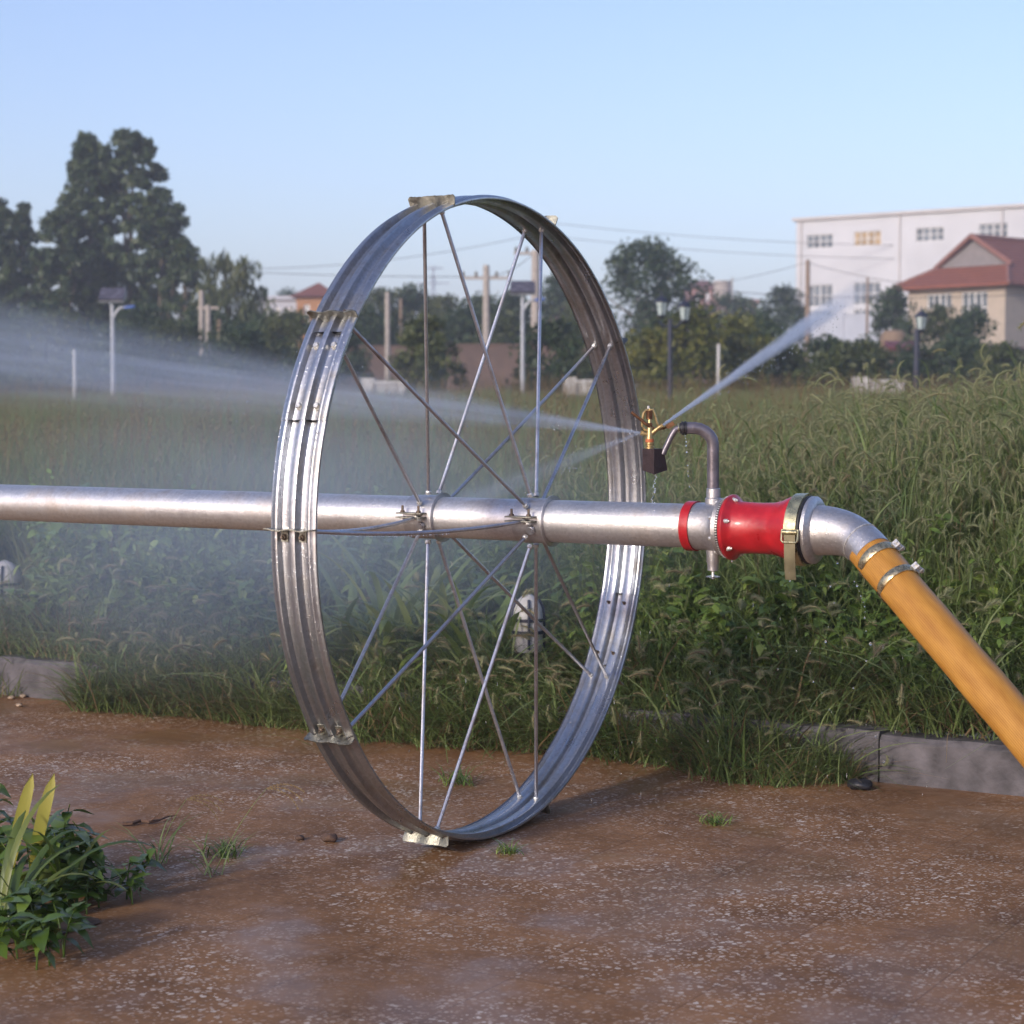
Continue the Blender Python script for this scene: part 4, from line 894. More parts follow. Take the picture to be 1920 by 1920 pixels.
# ================================================================ TREES
def crown_pts(style, rng, H, Wd, n):
    """centres of leaf clumps"""
    out = []
    while len(out) < n:
        u = rng.random(); a = rng.uniform(0, 6.283)
        if style == 'column': rad = .5*(.62+.38*math.sin(math.pi*min(1, u*1.0+.1)))*(1 if u < .86 else math.sqrt(max(0, (1-u)/.14))*.85+.15)
        elif style == 'round': rad = .5*math.sqrt(max(0, 1-(2*u-1)**2))+.02
        elif style == 'shrub': rad = .5*math.sqrt(max(0, 1-u**2.2))
        else: rad = .5*math.sqrt(max(0, 1-(1.7*u-.75)**2))
        r = rad*(rng.random()**.45)*(1+rng.uniform(-.15, .2))
        out.append((r*math.cos(a)*Wd, r*math.sin(a)*Wd, u*H, rad))
    return out
TREES = []
def tree(px, top, base, wpx, d, style, mat, label, name='tree', group=None, seed=0, gap=1.0, crown0=.12, nleaf=1.0, trunk=True):
    rng = random.Random(seed*7+13); nr_ = np.random.default_rng(seed+100)
    pt = P(px, top, d); g = P(px, base, d); zg = float(terr(pt.x, pt.y)); zt_ = pt.z; H = zt_-zg; Wd = wpx*d/F; base_ = Vector((pt.x, pt.y, zg))
    t = thing(name, base_, label, 'tree' if 'shrub' not in name else 'shrub', group)
    c0 = crown0*H; Hc = H-c0; cr_ = crown_pts(style, rng, Hc, Wd, int((30+Hc*Wd*3.4)*gap*(2.3 if style == 'column' else 1)))
    vol = max(.18, min(.62, .16*math.sqrt(Wd*Hc))) if style != 'column' else rng.uniform(.26, .34)
    cs = []
    for (x_, y_, z_, rad) in cr_:
        n = int((44 if style == 'column' else 60)*nleaf); r = vol*rng.uniform(.6, 1.25)
        v = nr_.normal(size=(n, 3)); v /= np.linalg.norm(v, axis=1)[:, None]; v *= (nr_.random((n, 1))**.4)*r*np.array([1, 1, .85])
        cs.append(v+np.array([x_+base_.x, y_+base_.y, z_+base_.z+c0]))
    C = np.concatenate(cs); n = len(C); ls = nr_.uniform(.6, 1.3, n)*max(.05, min(.16, .045+.010*Hc))
    nrm = nr_.normal(size=(n, 3)); nrm /= np.linalg.norm(nrm, axis=1)[:, None]; tv = np.cross(nrm, nr_.normal(size=(n, 3))); tv /= np.linalg.norm(tv, axis=1)[:, None]; sv = np.cross(nrm, tv)
    if style == 'willow': tv = tv*.4+np.array([0, 0, -1.0]); tv /= np.linalg.norm(tv, axis=1)[:, None]; sv = np.cross(nrm, tv); el = 2.2
    else: el = 1.25
    a = (ls*el)[:, None]*tv; c = (ls*.62)[:, None]*sv
    V = np.stack([C-a, C+c, C+a, C-c], 1).reshape(-1, 3); Fc = np.arange(4*n).reshape(-1, 4)
    if trunk:
        b = MB(); tr = .018*H+.02; pts = [base_+Vector((0, 0, -.1))]
        for i in range(1, 6): pts.append(base_+Vector((rng.uniform(-.02, .02)*H*.4, rng.uniform(-.02, .02)*H*.4, H*.8*i/5)))
        b.tube(pts, [tr*(1-.15*i) for i in range(6)], 8)
        for i in range(8):
            x_, y_, z_, _ = rng.choice(cr_); s0 = pts[1+i % 3]; e = base_+Vector((x_*.8, y_*.8, z_+c0)); b.tube([s0, s0.lerp(e, .5)+Vector((0, 0, -.04*H*.3)), e], [tr*.4, tr*.28, tr*.12], 6)
        b.build('trunk', M['bark'], t)
    fastmesh('crown' if trunk else 'foliage', V, Fc, M[mat], parent=t)
    return t
G1 = 'tall poplars at the left'
tree(-12, 372, 700, 95, 92, 'column', 'poplar', 'dark poplar cut off by the left edge', 'poplar_tree', G1, 1)
tree(38, 388, 700, 78, 95, 'column', 'poplar', 'narrow dark poplar just right of the left edge', 'poplar_tree', G1, 2)
tree(112, 400, 700, 135, 90, 'column', 'poplar', 'shorter bushy poplar left of the two tallest', 'poplar_tree', G1, 3, .8)
tree(166, 258, 700, 120, 92, 'column', 'poplar', 'tall slender poplar behind the solar lamp, left of the widest one', 'poplar_tree', G1, 4, 1.0)
tree(240, 252, 700, 190, 92, 'column', 'poplar', 'widest and tallest poplar right above the solar lamp', 'poplar_tree', G1, 5, .72)
tree(300, 360, 700, 125, 90, 'column', 'poplar', 'pointed poplar right of the widest poplar', 'poplar_tree', G1, 6, .75)
tree(345, 455, 700, 95, 88, 'column', 'poplar', 'lowest poplar at the right end of the poplar row', 'poplar_tree', G1, 7, .8)
tree(428, 488, 700, 130, 78, 'willow', 'willow', 'olive green willow with feathery top between poplars and pale shed', 'willow_tree', None, 8, 1.0)
G2 = 'background trees along the far side of the field'
for i, (px, top, w, d, m_, l_) in enumerate([
    (535, 552, 60, 140, 'darktree', 'small dark tree behind the pale shed roof'),
    (655, 556, 90, 100, 'darktree', 'dark tree just inside the left rim of the wheel'),
    (722, 548, 110, 96, 'shrub', 'green tree behind the pale post inside the wheel'),
    (770, 545, 100, 98, 'darktree', 'dark tree under the lattice pylon'),
    (832, 560, 90, 96, 'shrub', 'green tree with sloping top right of the pylon'),
    (905, 562, 110, 92, 'darktree', 'darkest tree behind the middle utility pole'),
    (965, 555, 90, 94, 'darktree', 'dark tree behind the solar lamp seen through the wheel'),
    (1052, 520, 90, 100, 'darktree', 'dark tree right of the tallest utility pole'),
    (1100, 560, 90, 90, 'shrub', 'green tree half hidden by the right rim'),
    (1370, 560, 120, 120, 'darktree', 'low dark tree in front of the pink building'),
    (1468, 546, 80, 105, 'darktree', 'dark tree at the left corner of the white factory')]):
    tree(px, top, 700, w*1.15, d, 'round', m_, l_, 'broadleaf_tree', G2, 20+i, 1.3, .05)
tree(1212, 460, 640, 205, 82, 'round', 'darktree', 'large round dark tree right of the wheel', 'broadleaf_tree', None, 40, 1.25, .2)
G3 = 'shrubs along the far edge of the field'
for i, (px, top, w, d, m_, l_) in enumerate([
    (15, 590, 150, 68, 'darktree', 'dark shrub cut by the left edge behind the spray'),
    (115, 600, 140, 66, 'shrub', 'green shrub behind the short white post'),
    (215, 620, 150, 64, 'darktree', 'dark shrub at the foot of the left solar lamp'),
    (330, 610, 150, 66, 'shrub', 'green shrub left of the wooden posts'),
    (450, 620, 160, 62, 'darktree', 'dark shrub right of the wooden posts'),
    (545, 595, 130, 70, 'shrub', 'green shrub under the pale shed'),
    (625, 600, 120, 66, 'darktree', 'dark shrub touching the left rim'),
    (795, 600, 110, 50, 'shrub', 'dense green shrub behind the left vertical spoke'),
    (1030, 605, 130, 52, 'darktree', 'dense dark shrub behind the right vertical spoke'),
    (1210, 620, 90, 52, 'yshrub', 'yellowish shrub left of the twin lantern post'),
    (1295, 585, 140, 52, 'yshrub', 'yellow-green shrub right behind the twin lantern post'),
    (1385, 600, 120, 54, 'yshrub', 'yellow-green shrub behind the white post'),
    (1460, 640, 110, 56, 'shrub', 'green shrub crossed by the water jet'),
    (1545, 640, 120, 58, 'darktree', 'dark shrub below the grey yard wall'),
    (1620, 645, 110, 56, 'shrub', 'green shrub left of the single lantern post'),
    (1672, 550, 80, 84, 'darktree', 'dark shrub touching the left corner of the red-roofed house'),
    (1760, 585, 100, 72, 'shrub', 'green shrub under the left windows of the red-roofed house'),
    (1822, 590, 90, 70, 'darktree', 'dark shrub under the right corner of the red-roofed house'),
    (1700, 650, 110, 60, 'darktree', 'dark shrub behind the single lantern post'),
    (1880, 655, 130, 58, 'shrub', 'green shrub at the right edge below the house'),
    (70, 575, 150, 74, 'darktree', 'dark shrub between the left-edge poplar and the short white post'),
    (270, 580, 150, 74, 'darktree', 'dark shrub behind the left solar lamp, right side'),
    (385, 590, 140, 72, 'darktree', 'dark shrub behind the wooden posts'),
    (500, 600, 130, 74, 'darktree', 'dark shrub left of the pale shed foot'),
    (690, 585, 120, 80, 'darktree', 'dark shrub behind the pale concrete post'),
    (870, 590, 130, 80, 'darktree', 'dark shrub left of the middle utility pole'),
    (945, 600, 120, 78, 'shrub', 'green shrub at the foot of the middle utility pole'),
    (1110, 590, 120, 60, 'shrub', 'green shrub behind the right rim of the wheel'),
    (1250, 600, 130, 60, 'darktree', 'dark shrub directly below the twin lanterns'),
    (1430, 600, 120, 66, 'darktree', 'dark shrub just left of the water jet end'),
    (1580, 655, 150, 52, 'shrub', 'low green shrub below the end of the water jet'),
    (1790, 640, 150, 60, 'darktree', 'dark shrub in front of the red-roofed house wall')]):
    tree(px, top, 720, w*1.25, d, 'shrub', m_, l_, 'shrub', G3, 60+i, 1.35, .0, 1.0, False)

# ================================================================ BUILDINGS
def wallgrid(b, A, ux, nrm, L_, z0, z1, rects, dep=.12):
    """wall sheet with openings and reveals; rects (u0,u1,v0,v1) in metres along / absolute z"""
    us = sorted({0, L_, *[r[0] for r in rects], *[r[1] for r in rects]}); zs = sorted({z0, z1, *[r[2] for r in rects], *[r[3] for r in rects]})
    f = lambda u, z, k=0: tuple(Vector((A.x, A.y, 0))+ux*u+Vector((0, 0, z))-nrm*k)
    for i in range(len(us)-1):
        for j in range(len(zs)-1):
            uc, zc_ = (us[i]+us[i+1])/2, (zs[j]+zs[j+1])/2
            if any(r[0] < uc < r[1] and r[2] < zc_ < r[3] for r in rects): continue
            b.add([f(us[i], zs[j]), f(us[i+1], zs[j]), f(us[i+1], zs[j+1]), f(us[i], zs[j+1])], [(0, 1, 2, 3)])
    for u0, u1, v0, v1 in rects:
        c = [(u0, v0), (u1, v0), (u1, v1), (u0, v1)]
        for k in range(4): p, q_ = c[k], c[(k+1) % 4]; b.add([f(*p), f(*q_), f(*q_, dep), f(*p, dep)], [(0, 1, 2, 3)])
def window(parent, A, ux, nrm, rect, cols, rows, glass='glass', fw=.07, dep=.12):
    u0, u1, v0, v1 = rect; f = lambda u, z, k: Vector((A.x, A.y, 0))+ux*u+Vector((0, 0, z))-nrm*k
    b = MB(); b.add([f(u0, v0, dep), f(u1, v0, dep), f(u1, v1, dep), f(u0, v1, dep)], [(0, 1, 2, 3)]); w = b.build('window', M[glass], parent, smooth=0)
    b = MB(); Rm = Matrix((ux, nrm, Vector((0, 0, 1)))).transposed(); g = 0
    for i in range(cols+1):
        u = u0+(u1-u0)*i/cols; u = min(max(u, u0+fw/2), u1-fw/2); wd = fw*(1.6 if cols % 2 == 0 and i == cols//2 else 1); b.box(f(u, (v0+v1)/2, dep-.03), (wd, .05, v1-v0), Rm)
    for j in range(rows+1):
        z = v0+(v1-v0)*j/rows; z = min(max(z, v0+fw/2), v1-fw/2); b.box(f((u0+u1)/2, z, dep-.032), (u1-u0-.01, .045, fw), Rm)
    b.build('frame', M['frame'], w, smooth=0)
# white factory
FA = P(1493, 415, 155); FB = P(1920, 388, 143.6); zt_ = FA.z; ux = Vector((FB.x-FA.x, FB.y-FA.y, 0)); LF = ux.length; ux.normalize(); nf = Vector((ux.y, -ux.x, 0)); 
if nf.dot(CAM-FA) < 0: nf = -nf
def onF(px, py): p = onplane(px, py, FA, nf); return (p-FA).dot(ux), p.z
fac = thing('factory_building', (FA.x, FA.y, 3), 'long white flat-roofed factory with rows of barred windows', 'building')
wr = []
for (x0, x1, y0, y1, c, r, g) in [(1512, 1562, 438, 467, 4, 2, 'glass'), (1601, 1652, 432, 462, 4, 2, 'glassamber'), (1717, 1770, 425, 454, 4, 2, 'glass'), (1835, 1890, 417, 447, 4, 2, 'glass'),
        (1514, 1561, 533, 576, 4, 2, 'glass'), (1600, 1651, 528, 572, 4, 2, 'glass'), (1717, 1770, 520, 566, 4, 2, 'glass'), (1835, 1890, 512, 560, 4, 2, 'glass'), (1514, 1561, 582, 606, 4, 1, 'glass'), (1600, 1651, 579, 603, 4, 1, 'glass')]:
    a = onF(x0, y1); c_ = onF(x1, y0); wr.append(((a[0], c_[0], a[1], c_[1]), c, r, g))
LT = LF*1.5; z0_ = 2.0
b = MB(); wallgrid(b, FA, ux, nf, LT, z0_, zt_, [w[0] for w in wr]); bk = -nf*18
f4 = [Vector((FA.x, FA.y, 0)), Vector((FA.x, FA.y, 0))+ux*LT]
b.add([f4[0]+Vector((0, 0, z0_)), f4[0]+bk+Vector((0, 0, z0_)), f4[0]+bk+Vector((0, 0, zt_)), f4[0]+Vector((0, 0, zt_))], [(0, 1, 2, 3)])
b.add([f4[1]+Vector((0, 0, z0_)), f4[1]+bk+Vector((0, 0, z0_)), f4[1]+bk+Vector((0, 0, zt_)), f4[1]+Vector((0, 0, zt_))], [(0, 1, 2, 3)])
b.add([f4[0]+bk+Vector((0, 0, z0_)), f4[1]+bk+Vector((0, 0, z0_)), f4[1]+bk+Vector((0, 0, zt_)), f4[0]+bk+Vector((0, 0, zt_))], [(0, 1, 2, 3)])
b.build('wall', M['factorywall'], fac, smooth=0)
Rm = Matrix((ux, nf, Vector((0, 0, 1)))).transposed()
b = MB(); b.box(f4[0]+ux*LT/2+bk/2+Vector((0, 0, zt_+.12)), (LT+.5, 18.5, .24), Rm); b.build('roof', M['trim'], fac, smooth=0)
b = MB()
for px in (1503, 1688, 1880):
    u = onF(px, 420)[0]; b.box(f4[0]+ux*u+nf*.06+Vector((0, 0, (z0_+zt_)/2)), (.12, .12, zt_-z0_-.02), Rm)
b.build('downpipe', M['trim'], fac, smooth=0)
for w in wr: window(fac, FA, ux, nf, w[0], w[1], w[2], w[3], .055)
# red-roofed house
HK = P(1885, 530, 95); HL = P(1703, 540, 99.2); ze = HK.z; hx_ = Vector((HL.x-HK.x, HL.y-HK.y, 0)); Lh1 = hx_.length; hx_.normalize()
hy_ = Vector((-hx_.y, hx_.x, 0)); 
if hy_.dot(FW) < 0: hy_ = -hy_
if hy_.dot(RT) < 0: pass
nfr = -hy_; Lh2 = 11.0
zfl = P(1885, 650, 95).z; zgd = float(terr(HK.x, HK.y))-.3
house = thing('house', (HK.x, HK.y, zgd), 'small cream house with red tiled gabled roof at the right edge', 'house')
K0_ = Vector((HK.x, HK.y, 0))
def onH(px, py): p = onplane(px, py, HK, nfr); return (p-K0_).dot(hx_), p.z
wl_ = []
for (x0, x1, y0, y1, c, r) in [(1738, 1784, 552, 578, 4, 1), (1803, 1851, 548, 606, 4, 2)]:
    a = onH(x1, y1); c_ = onH(x0, y0); wl_.append(((a[0], c_[0], a[1], c_[1]), c, r))
b = MB(); wallgrid(b, HK, hx_, nfr, Lh1, zfl, ze, [w[0] for w in wl_])
sr = [(2.2, 3.9, zfl+.9, ze-.5), (6.0, 7.7, zfl+.9, ze-.5)]
wallgrid(b, HK, hy_, -hx_, Lh2, zfl, ze, sr)
far = K0_+hx_*Lh1+hy_*Lh2; q1 = K0_+hx_*Lh1; q2 = K0_+hy_*Lh2
for a, c_ in ((q1, far), (far, q2)): b.add([a+Vector((0, 0, zfl)), c_+Vector((0, 0, zfl)), c_+Vector((0, 0, ze)), a+Vector((0, 0, ze))], [(0, 1, 2, 3)])
b.build('wall', M['cream'], house, smooth=0)
for w in wl_: window(house, HK, hx_, nfr, *w, 'glass', .06)
for s_w in sr: window(house, HK, hy_, -hx_, s_w, 4, 2, 'glass', .09)
Rh = Matrix((hx_, hy_, Vector((0, 0, 1)))).transposed(); hc = K0_+hx_*Lh1/2+hy_*Lh2/2
b = MB(); b.box(hc+Vector((0, 0, zfl-.22)), (Lh1+.2, Lh2+.2, .44), Rh); b.build('floor_band', M['darkred'], house, smooth=0)
b = MB(); b.box(hc+Vector((0, 0, (zgd+zfl-.44)/2)), (Lh1-.8, Lh2-.8, zfl-.44-zgd), Rh); b.build('base_wall', M['brickred'], house, smooth=0)
ov = .55; zr = P(1826, 440, 97).z; H0 = lambda u, v, z: K0_+hx_*u+hy_*v+Vector((0, 0, z))
hgt = zr-ze; vg = (1.9); zg_ = ze+hgt*.40; ug = (Lh1/2+ov)*.40
e = [H0(-ov, -ov, ze), H0(Lh1+ov, -ov, ze), H0(Lh1+ov, Lh2+ov, ze), H0(-ov, Lh2+ov, ze)]
g1_, g2_ = H0(-ov+ug, vg-ov, zg_), H0(Lh1+ov-ug, vg-ov, zg_); r1, r2 = H0(Lh1/2, vg-ov-.15, zr), H0(Lh1/2, Lh2+ov, zr)
b = MB(); b.add([*e, g1_, g2_, r1, r2], [(0, 4, 5, 1), (0, 3, 7, 6, 4), (1, 5, 6, 7, 2), (2, 7, 3)])
th_ = Vector((0, 0, -.14)); b.add([e[0], e[1], e[2], e[3], e[0]+th_, e[1]+th_, e[2]+th_, e[3]+th_], [(0, 1, 5, 4), (1, 2, 6, 5), (2, 3, 7, 6), (3, 0, 4, 7), (4, 5, 6, 7)])
roof = b.build('roof', M['tiles'], house, smooth=0)
b = MB(); b.add([g1_+hy_*.10, g2_+hy_*.10, H0(Lh1/2, vg-ov+.1, zr-.2)], [(0, 1, 2)]); b.build('gable', M['gable'], roof, smooth=0)
b = MB(); b.tube([g1_-hx_*.2, r1+Vector((0, 0, .02))], .13, 6); b.tube([g2_+hx_*.2, r1+Vector((0, 0, .02))], .13, 6); b.tube([r1, r2], .12, 6); b.tube([e[0], g1_], .10, 6); b.tube([e[1], g2_], .10, 6)
b.build('ridge_trim', M['trimred'], roof)
# smaller far buildings
def simple_building(name, label, px0, px1, topy, d, depth, wallm, roofm, wins=2, roofh=.25, pitched=False, grp=None, eave=None):
    A = P(px0, topy, d); B = P(px1, topy, d); zt = A.z; zb_ = float(terr(A.x, A.y))-.5; u = Vector((B.x-A.x, B.y-A.y, 0)); L_ = u.length; u.normalize(); n = Vector((u.y, -u.x, 0))
    if n.dot(CAM-A) < 0: n = -n
    t = thing(name, (A.x, A.y, zb_), label, 'building', grp); c = Vector((A.x, A.y, 0))+u*L_/2-n*depth/2; Rm = Matrix((u, n, Vector((0, 0, 1)))).transposed()
    rects = []; wh = min(1.3, (zt-zb_)*.25)
    for i in range(wins): w = L_/(wins*2+1); rects.append((w*(2*i+1), w*(2*i+1)+w*.8, zt-.5-wh, zt-.5))
    b = MB(); wallgrid(b, A, u, n, L_, zb_, zt, rects); A0 = Vector((A.x, A.y, 0)); ps = [A0, A0+u*L_, A0+u*L_-n*depth, A0-n*depth]
    for i in (1, 2, 3): p, q_ = ps[i], ps[(i+1) % 4]; b.add([p+Vector((0, 0, zb_)), q_+Vector((0, 0, zb_)), q_+Vector((0, 0, zt)), p+Vector((0, 0, zt))], [(0, 1, 2, 3)])
    b.build('wall', M[wallm], t, smooth=0)
    b = MB()
    if pitched:
        o_ = .4; a_, b_, c_, d__ = ps[0]+n*o_-u*o_, ps[1]+n*o_+u*o_, ps[2]-n*o_+u*o_, ps[3]-n*o_-u*o_; z1 = Vector((0, 0, zt)); z2 = Vector((0, 0, zt+roofh)); m1 = (a_+d__)/2+u*depth*.3; m2 = (b_+c_)/2-u*depth*.3
        b.add([a_+z1, b_+z1, c_+z1, d__+z1, m1+z2, m2+z2], [(0, 1, 5, 4), (2, 3, 4, 5), (1, 2, 5), (3, 0, 4), (0, 3, 2, 1)])
    else: b.box(c+Vector((0, 0, zt+roofh/2)), (L_+.5, depth+.5, roofh), Rm)
    b.build('roof', M[roofm], t, smooth=0)
    for r in rects: window(t, A, u, n, r, 2, 1, 'glass', .08)
    return t
simple_building('shed', 'pale grey-blue flat-roofed shed left of the orange house', 483, 560, 562, 130, 6, 'palegrey', 'palegrey', 3)
simple_building('orange_house', 'small orange house with red roof left of the wheel rim', 556, 625, 556, 126, 5, 'orange', 'tiles', 2, 1.0, True)
simple_building('brown_hut', 'orange-brown hut below the pale shed', 484, 522, 598, 100, 3, 'orange', 'brickred', 1, .15)
simple_building('pink_building', 'pink building with reddish roof right of the round dark tree', 1296, 1342, 538, 200, 8, 'pink', 'tiles', 2, .9, True)
simple_building('pink_block', 'long low pinkish block in front of the round tower', 1340, 1420, 568, 180, 8, 'pink', 'pink', 3, .3)
simple_building('red_brown_cottage', 'low red-brown cottage seen beside the right rim inside the wheel', 1030, 1075, 580, 110, 6, 'brickred', 'brickred', 1, .2)
tw = P(1355, 527, 190); zb_ = float(terr(tw.x, tw.y)); t = thing('round_tower', (tw.x, tw.y, zb_), 'tan cylindrical tower right of the pink building', 'tower')
b = MB(); b.rev([(zb_-tw.z, .85), (-.35, .85), (-.35, .95), (0, .95), (0, 0)], tw, 'Z', 28); b.build('tower_wall', M['concrete'], t)
# red-brown boundary walls behind the field, low white walls, grey yard wall
def lowwall(name, label, px0, px1, topy, boty, d0, d1, mat, grp=None, cat='wall', th=.3):
    A = P(px0, topy, d0); B = P(px1, topy, d1); u = Vector((B.x-A.x, B.y-A.y, 0)); L_ = u.length; u.normalize(); n = Vector((u.y, -u.x, 0)); z0_ = min(P(px0, boty, d0).z, float(terr(A.x, A.y)))-.05
    Rm = Matrix((u, n, Vector((0, 0, 1)))).transposed(); b = MB(); c = Vector((A.x, A.y, 0))+u*L_/2; H = A.z-z0_
    b.box(c+Vector((0, 0, z0_+H/2-.04)), (L_, th, H-.08), Rm); b.box(c+Vector((0, 0, A.z-.04)), (L_+.06, th+.08, .08), Rm)
    k = 0
    while k < L_: b.box(Vector((A.x, A.y, 0))+u*k+Vector((0, 0, z0_+H/2+.03)), (.3, th+.12, H+.06), Rm); k += 3.0
    o = b.build(name, M[mat], None, smooth=0); tag(o, label, cat, grp); return o
lowwall('brick_wall', 'red-brown wall left of centre seen through the wheel', 628, 790, 648, 690, 76, 76, 'brickred')
lowwall('brick_wall', 'red-brown wall right of centre seen through the wheel', 845, 1110, 645, 690, 74, 74, 'brickred')
lowwall('white_wall', 'low white wall piece seen left of centre through the wheel', 690, 760, 714, 722, 46, 46, 'white', 'low white walls at the field edge')
lowwall('white_wall', 'short low white wall piece beside the right rim', 1068, 1108, 712, 722, 46, 46, 'white', 'low white walls at the field edge')
lowwall('white_wall', 'low white wall piece left of the single lantern post', 1612, 1692, 712, 722, 44, 44, 'white', 'low white walls at the field edge')
lowwall('yard_wall', 'grey yard wall in front of the white factory', 1500, 1662, 592, 640, 118, 114, 'palegrey')
# ---------------------------------------------------------------- posts, lamps, poles
def gz(px, d): p = P(px, 700, d); return Vector((p.x, p.y, float(terr(p.x, p.y))))
def post(name, label, px, top, d, r, mat, cat='post', grp=None, cap=None):
    g = gz(px, d); z1 = P(px, top, d).z; b = MB(); b.tube([g-Vector((0, 0, .2)), Vector((g.x, g.y, (g.z+z1)/2)), Vector((g.x, g.y, z1-.02)), Vector((g.x, g.y, z1))], [r*1.1, r, r*.9, r*.6], 12)
    if cap: b.box(Vector((g.x, g.y, z1-.1)), cap, Matrix.Rotation(YAW, 3, 'Z'))
    o = b.build(name, M[mat], None); return tag(o, label, cat, grp)
post('white_post', 'short white marker post in the field at the left', 140, 655, 40, .038, 'white', grp='white marker posts in the field')
post('white_post', 'short white marker post right of the twin lantern post', 1347, 645, 42, .038, 'white', grp='white marker posts in the field')
post('wooden_post', 'tallest grey wooden post in front of the willow', 379, 545, 70, .10, 'concrete', grp='wooden posts by the willow')
post('wooden_post', 'middle grey wooden post in front of the willow', 391, 572, 68, .10, 'concrete', grp='wooden posts by the willow', cap=(.7, .08, .08))
post('wooden_post', 'shortest grey wooden post in front of the willow', 412, 600, 68, .08, 'wood', grp='wooden posts by the willow')
post('concrete_post', 'pale concrete post left of the left vertical spoke', 727, 548, 72, .10, 'concrete')
post('thin_post', 'brown thin post right of the pale concrete post', 752, 560, 90, .07, 'wood')
post('flag_pole', 'thin white pole in front of the pinkish block', 1372, 520, 120, .06, 'white', 'pole')
post('thin_pole', 'thin brown pole in front of the left factory windows', 1513, 488, 100, .12, 'wood', 'pole')
post('thin_pole', 'thin brown pole before the second factory window column', 1625, 520, 100, .07, 'wood', 'pole')
def upole(px, top, d, label, arms, r=.16):
    g = gz(px, d); z1 = P(px, top, d).z; t = thing('utility_pole', g, label, 'utility pole', 'utility poles with cross arms'); b = MB(); b.tube([g-Vector((0, 0, .3)), Vector((g.x, g.y, z1))], [r, r*.72], 14); b.build('pole', M['concrete'], t)
    Rz = Matrix.Rotation(YAW, 3, 'Z')
    for (py, w) in arms:
        z = P(px, py, d).z; b = MB(); b.box((g.x, g.y, z), (w, .1, .1), Rz); o = b.build('cross_arm', M['concrete'], t, smooth=0); b = MB()
        for k in (-.45, -.2, .2, .45): c = Vector((g.x, g.y, z+.05))+Rz @ Vector((w*k, 0, 0)); b.rev([(0, .05), (.1, .06), (.2, .03)], c, 'Z', 8)
        b.build('insulator', M['bark'], o)
    return g, z1
U1 = upole(912, 498, 75, 'utility pole with one cross arm in the middle of the wheel', [(522, 1.9)])
U2 = upole(1004, 470, 75, 'thicker utility pole with cross arm behind the right hub spokes', [(476, 1.6)], .2)
# lattice pylon far away
t = thing('lattice_pylon', gz(813, 420), 'tiny grey lattice pylon on the skyline inside the wheel', 'pylon'); g = gz(813, 420); z1 = P(813, 499, 420).z; b = MB(); Rz = Matrix.Rotation(YAW, 3, 'Z'); H = z1-g.z
for sx in (-1, 1):
    for sy in (-1, 1): b.tube([g+Rz @ Vector((sx*2.2, sy*2.2, 0)), g+Rz @ Vector((sx*.5, sy*.5, H*.6)), g+Vector((0, 0, H))], [.16, .13, .1], 4)
for i in range(9):
    u = i/9; w = 2.2-1.7*min(1, u/.6); z = H*u; w2 = 2.2-1.7*min(1, (u+.11)/.6)
    for sy in (-1, 1):
        b.tube([g+Rz @ Vector((-w, sy*w, z)), g+Rz @ Vector((w2, sy*w2, z+H/9))], .09, 4); b.tube([g+Rz @ Vector((w, sy*w, z)), g+Rz @ Vector((-w2, sy*w2, z+H/9))], .09, 4)
b.build('tower_frame', M['greymetal'], t, smooth=0)
b = MB()
for k, w in ((.98, 2.0), (.86, 3.4), (.74, 3.0)): b.tube([g+Rz @ Vector((-w, 0, H*k)), g+Rz @ Vector((w, 0, H*k))], .14, 4)
b.build('cross_arm', M['greymetal'], t, smooth=0)
# solar street lamps
def solar(px, ptop, d, label):
    g = gz(px, d); Rz = Matrix.Rotation(YAW, 3, 'Z'); z1 = P(px, ptop+24, d).z; t = thing('solar_street_lamp', g, label, 'street lamp', 'solar street lamps'); b = MB(); b.tube([g-Vector((0, 0, .2)), Vector((g.x, g.y, z1))], [.058, .048], 14); b.build('post', M['greymetal'], t)
    s = d/F; Rt = Rz @ Matrix.Rotation(D2R(38), 3, 'X'); b = MB(); c = Vector((g.x, g.y, z1+.25)); b.box(c, (46*s, 36*s, .06), Rt); p = b.build('solar_panel', M['panel'], t, smooth=0); b = MB(); b.box(c-Rt @ Vector((0, 0, .05)), (47.5*s, 37*s, .04), Rt); b.build('panel_frame', M['greymetal'], p, smooth=0)
    a0 = Vector((g.x, g.y, z1-28*s)); a1 = a0+Rz @ Vector((14*s, 0, 22*s)); a2 = a0+Rz @ Vector((26*s, 0, 24*s)); b = MB(); b.tube([a0, a0+Rz @ Vector((7*s, 0, 14*s)), a1, a2], .035, 8); b.build('lamp_arm', M['greymetal'], t)
    b = MB(); b.box(a2+Rz @ Vector((6*s, 0, 0)), (20*s, 8*s, 5*s), Rz @ Matrix.Rotation(D2R(-8), 3, 'Y')); b.build('lamp_head', M['blue'], t, bevel=.02)
solar(212, 548, 48, 'solar street lamp with tilted panel and blue head in front of the poplars')
solar(980, 534, 50, 'solar street lamp with tilted panel and blue head seen through the wheel')
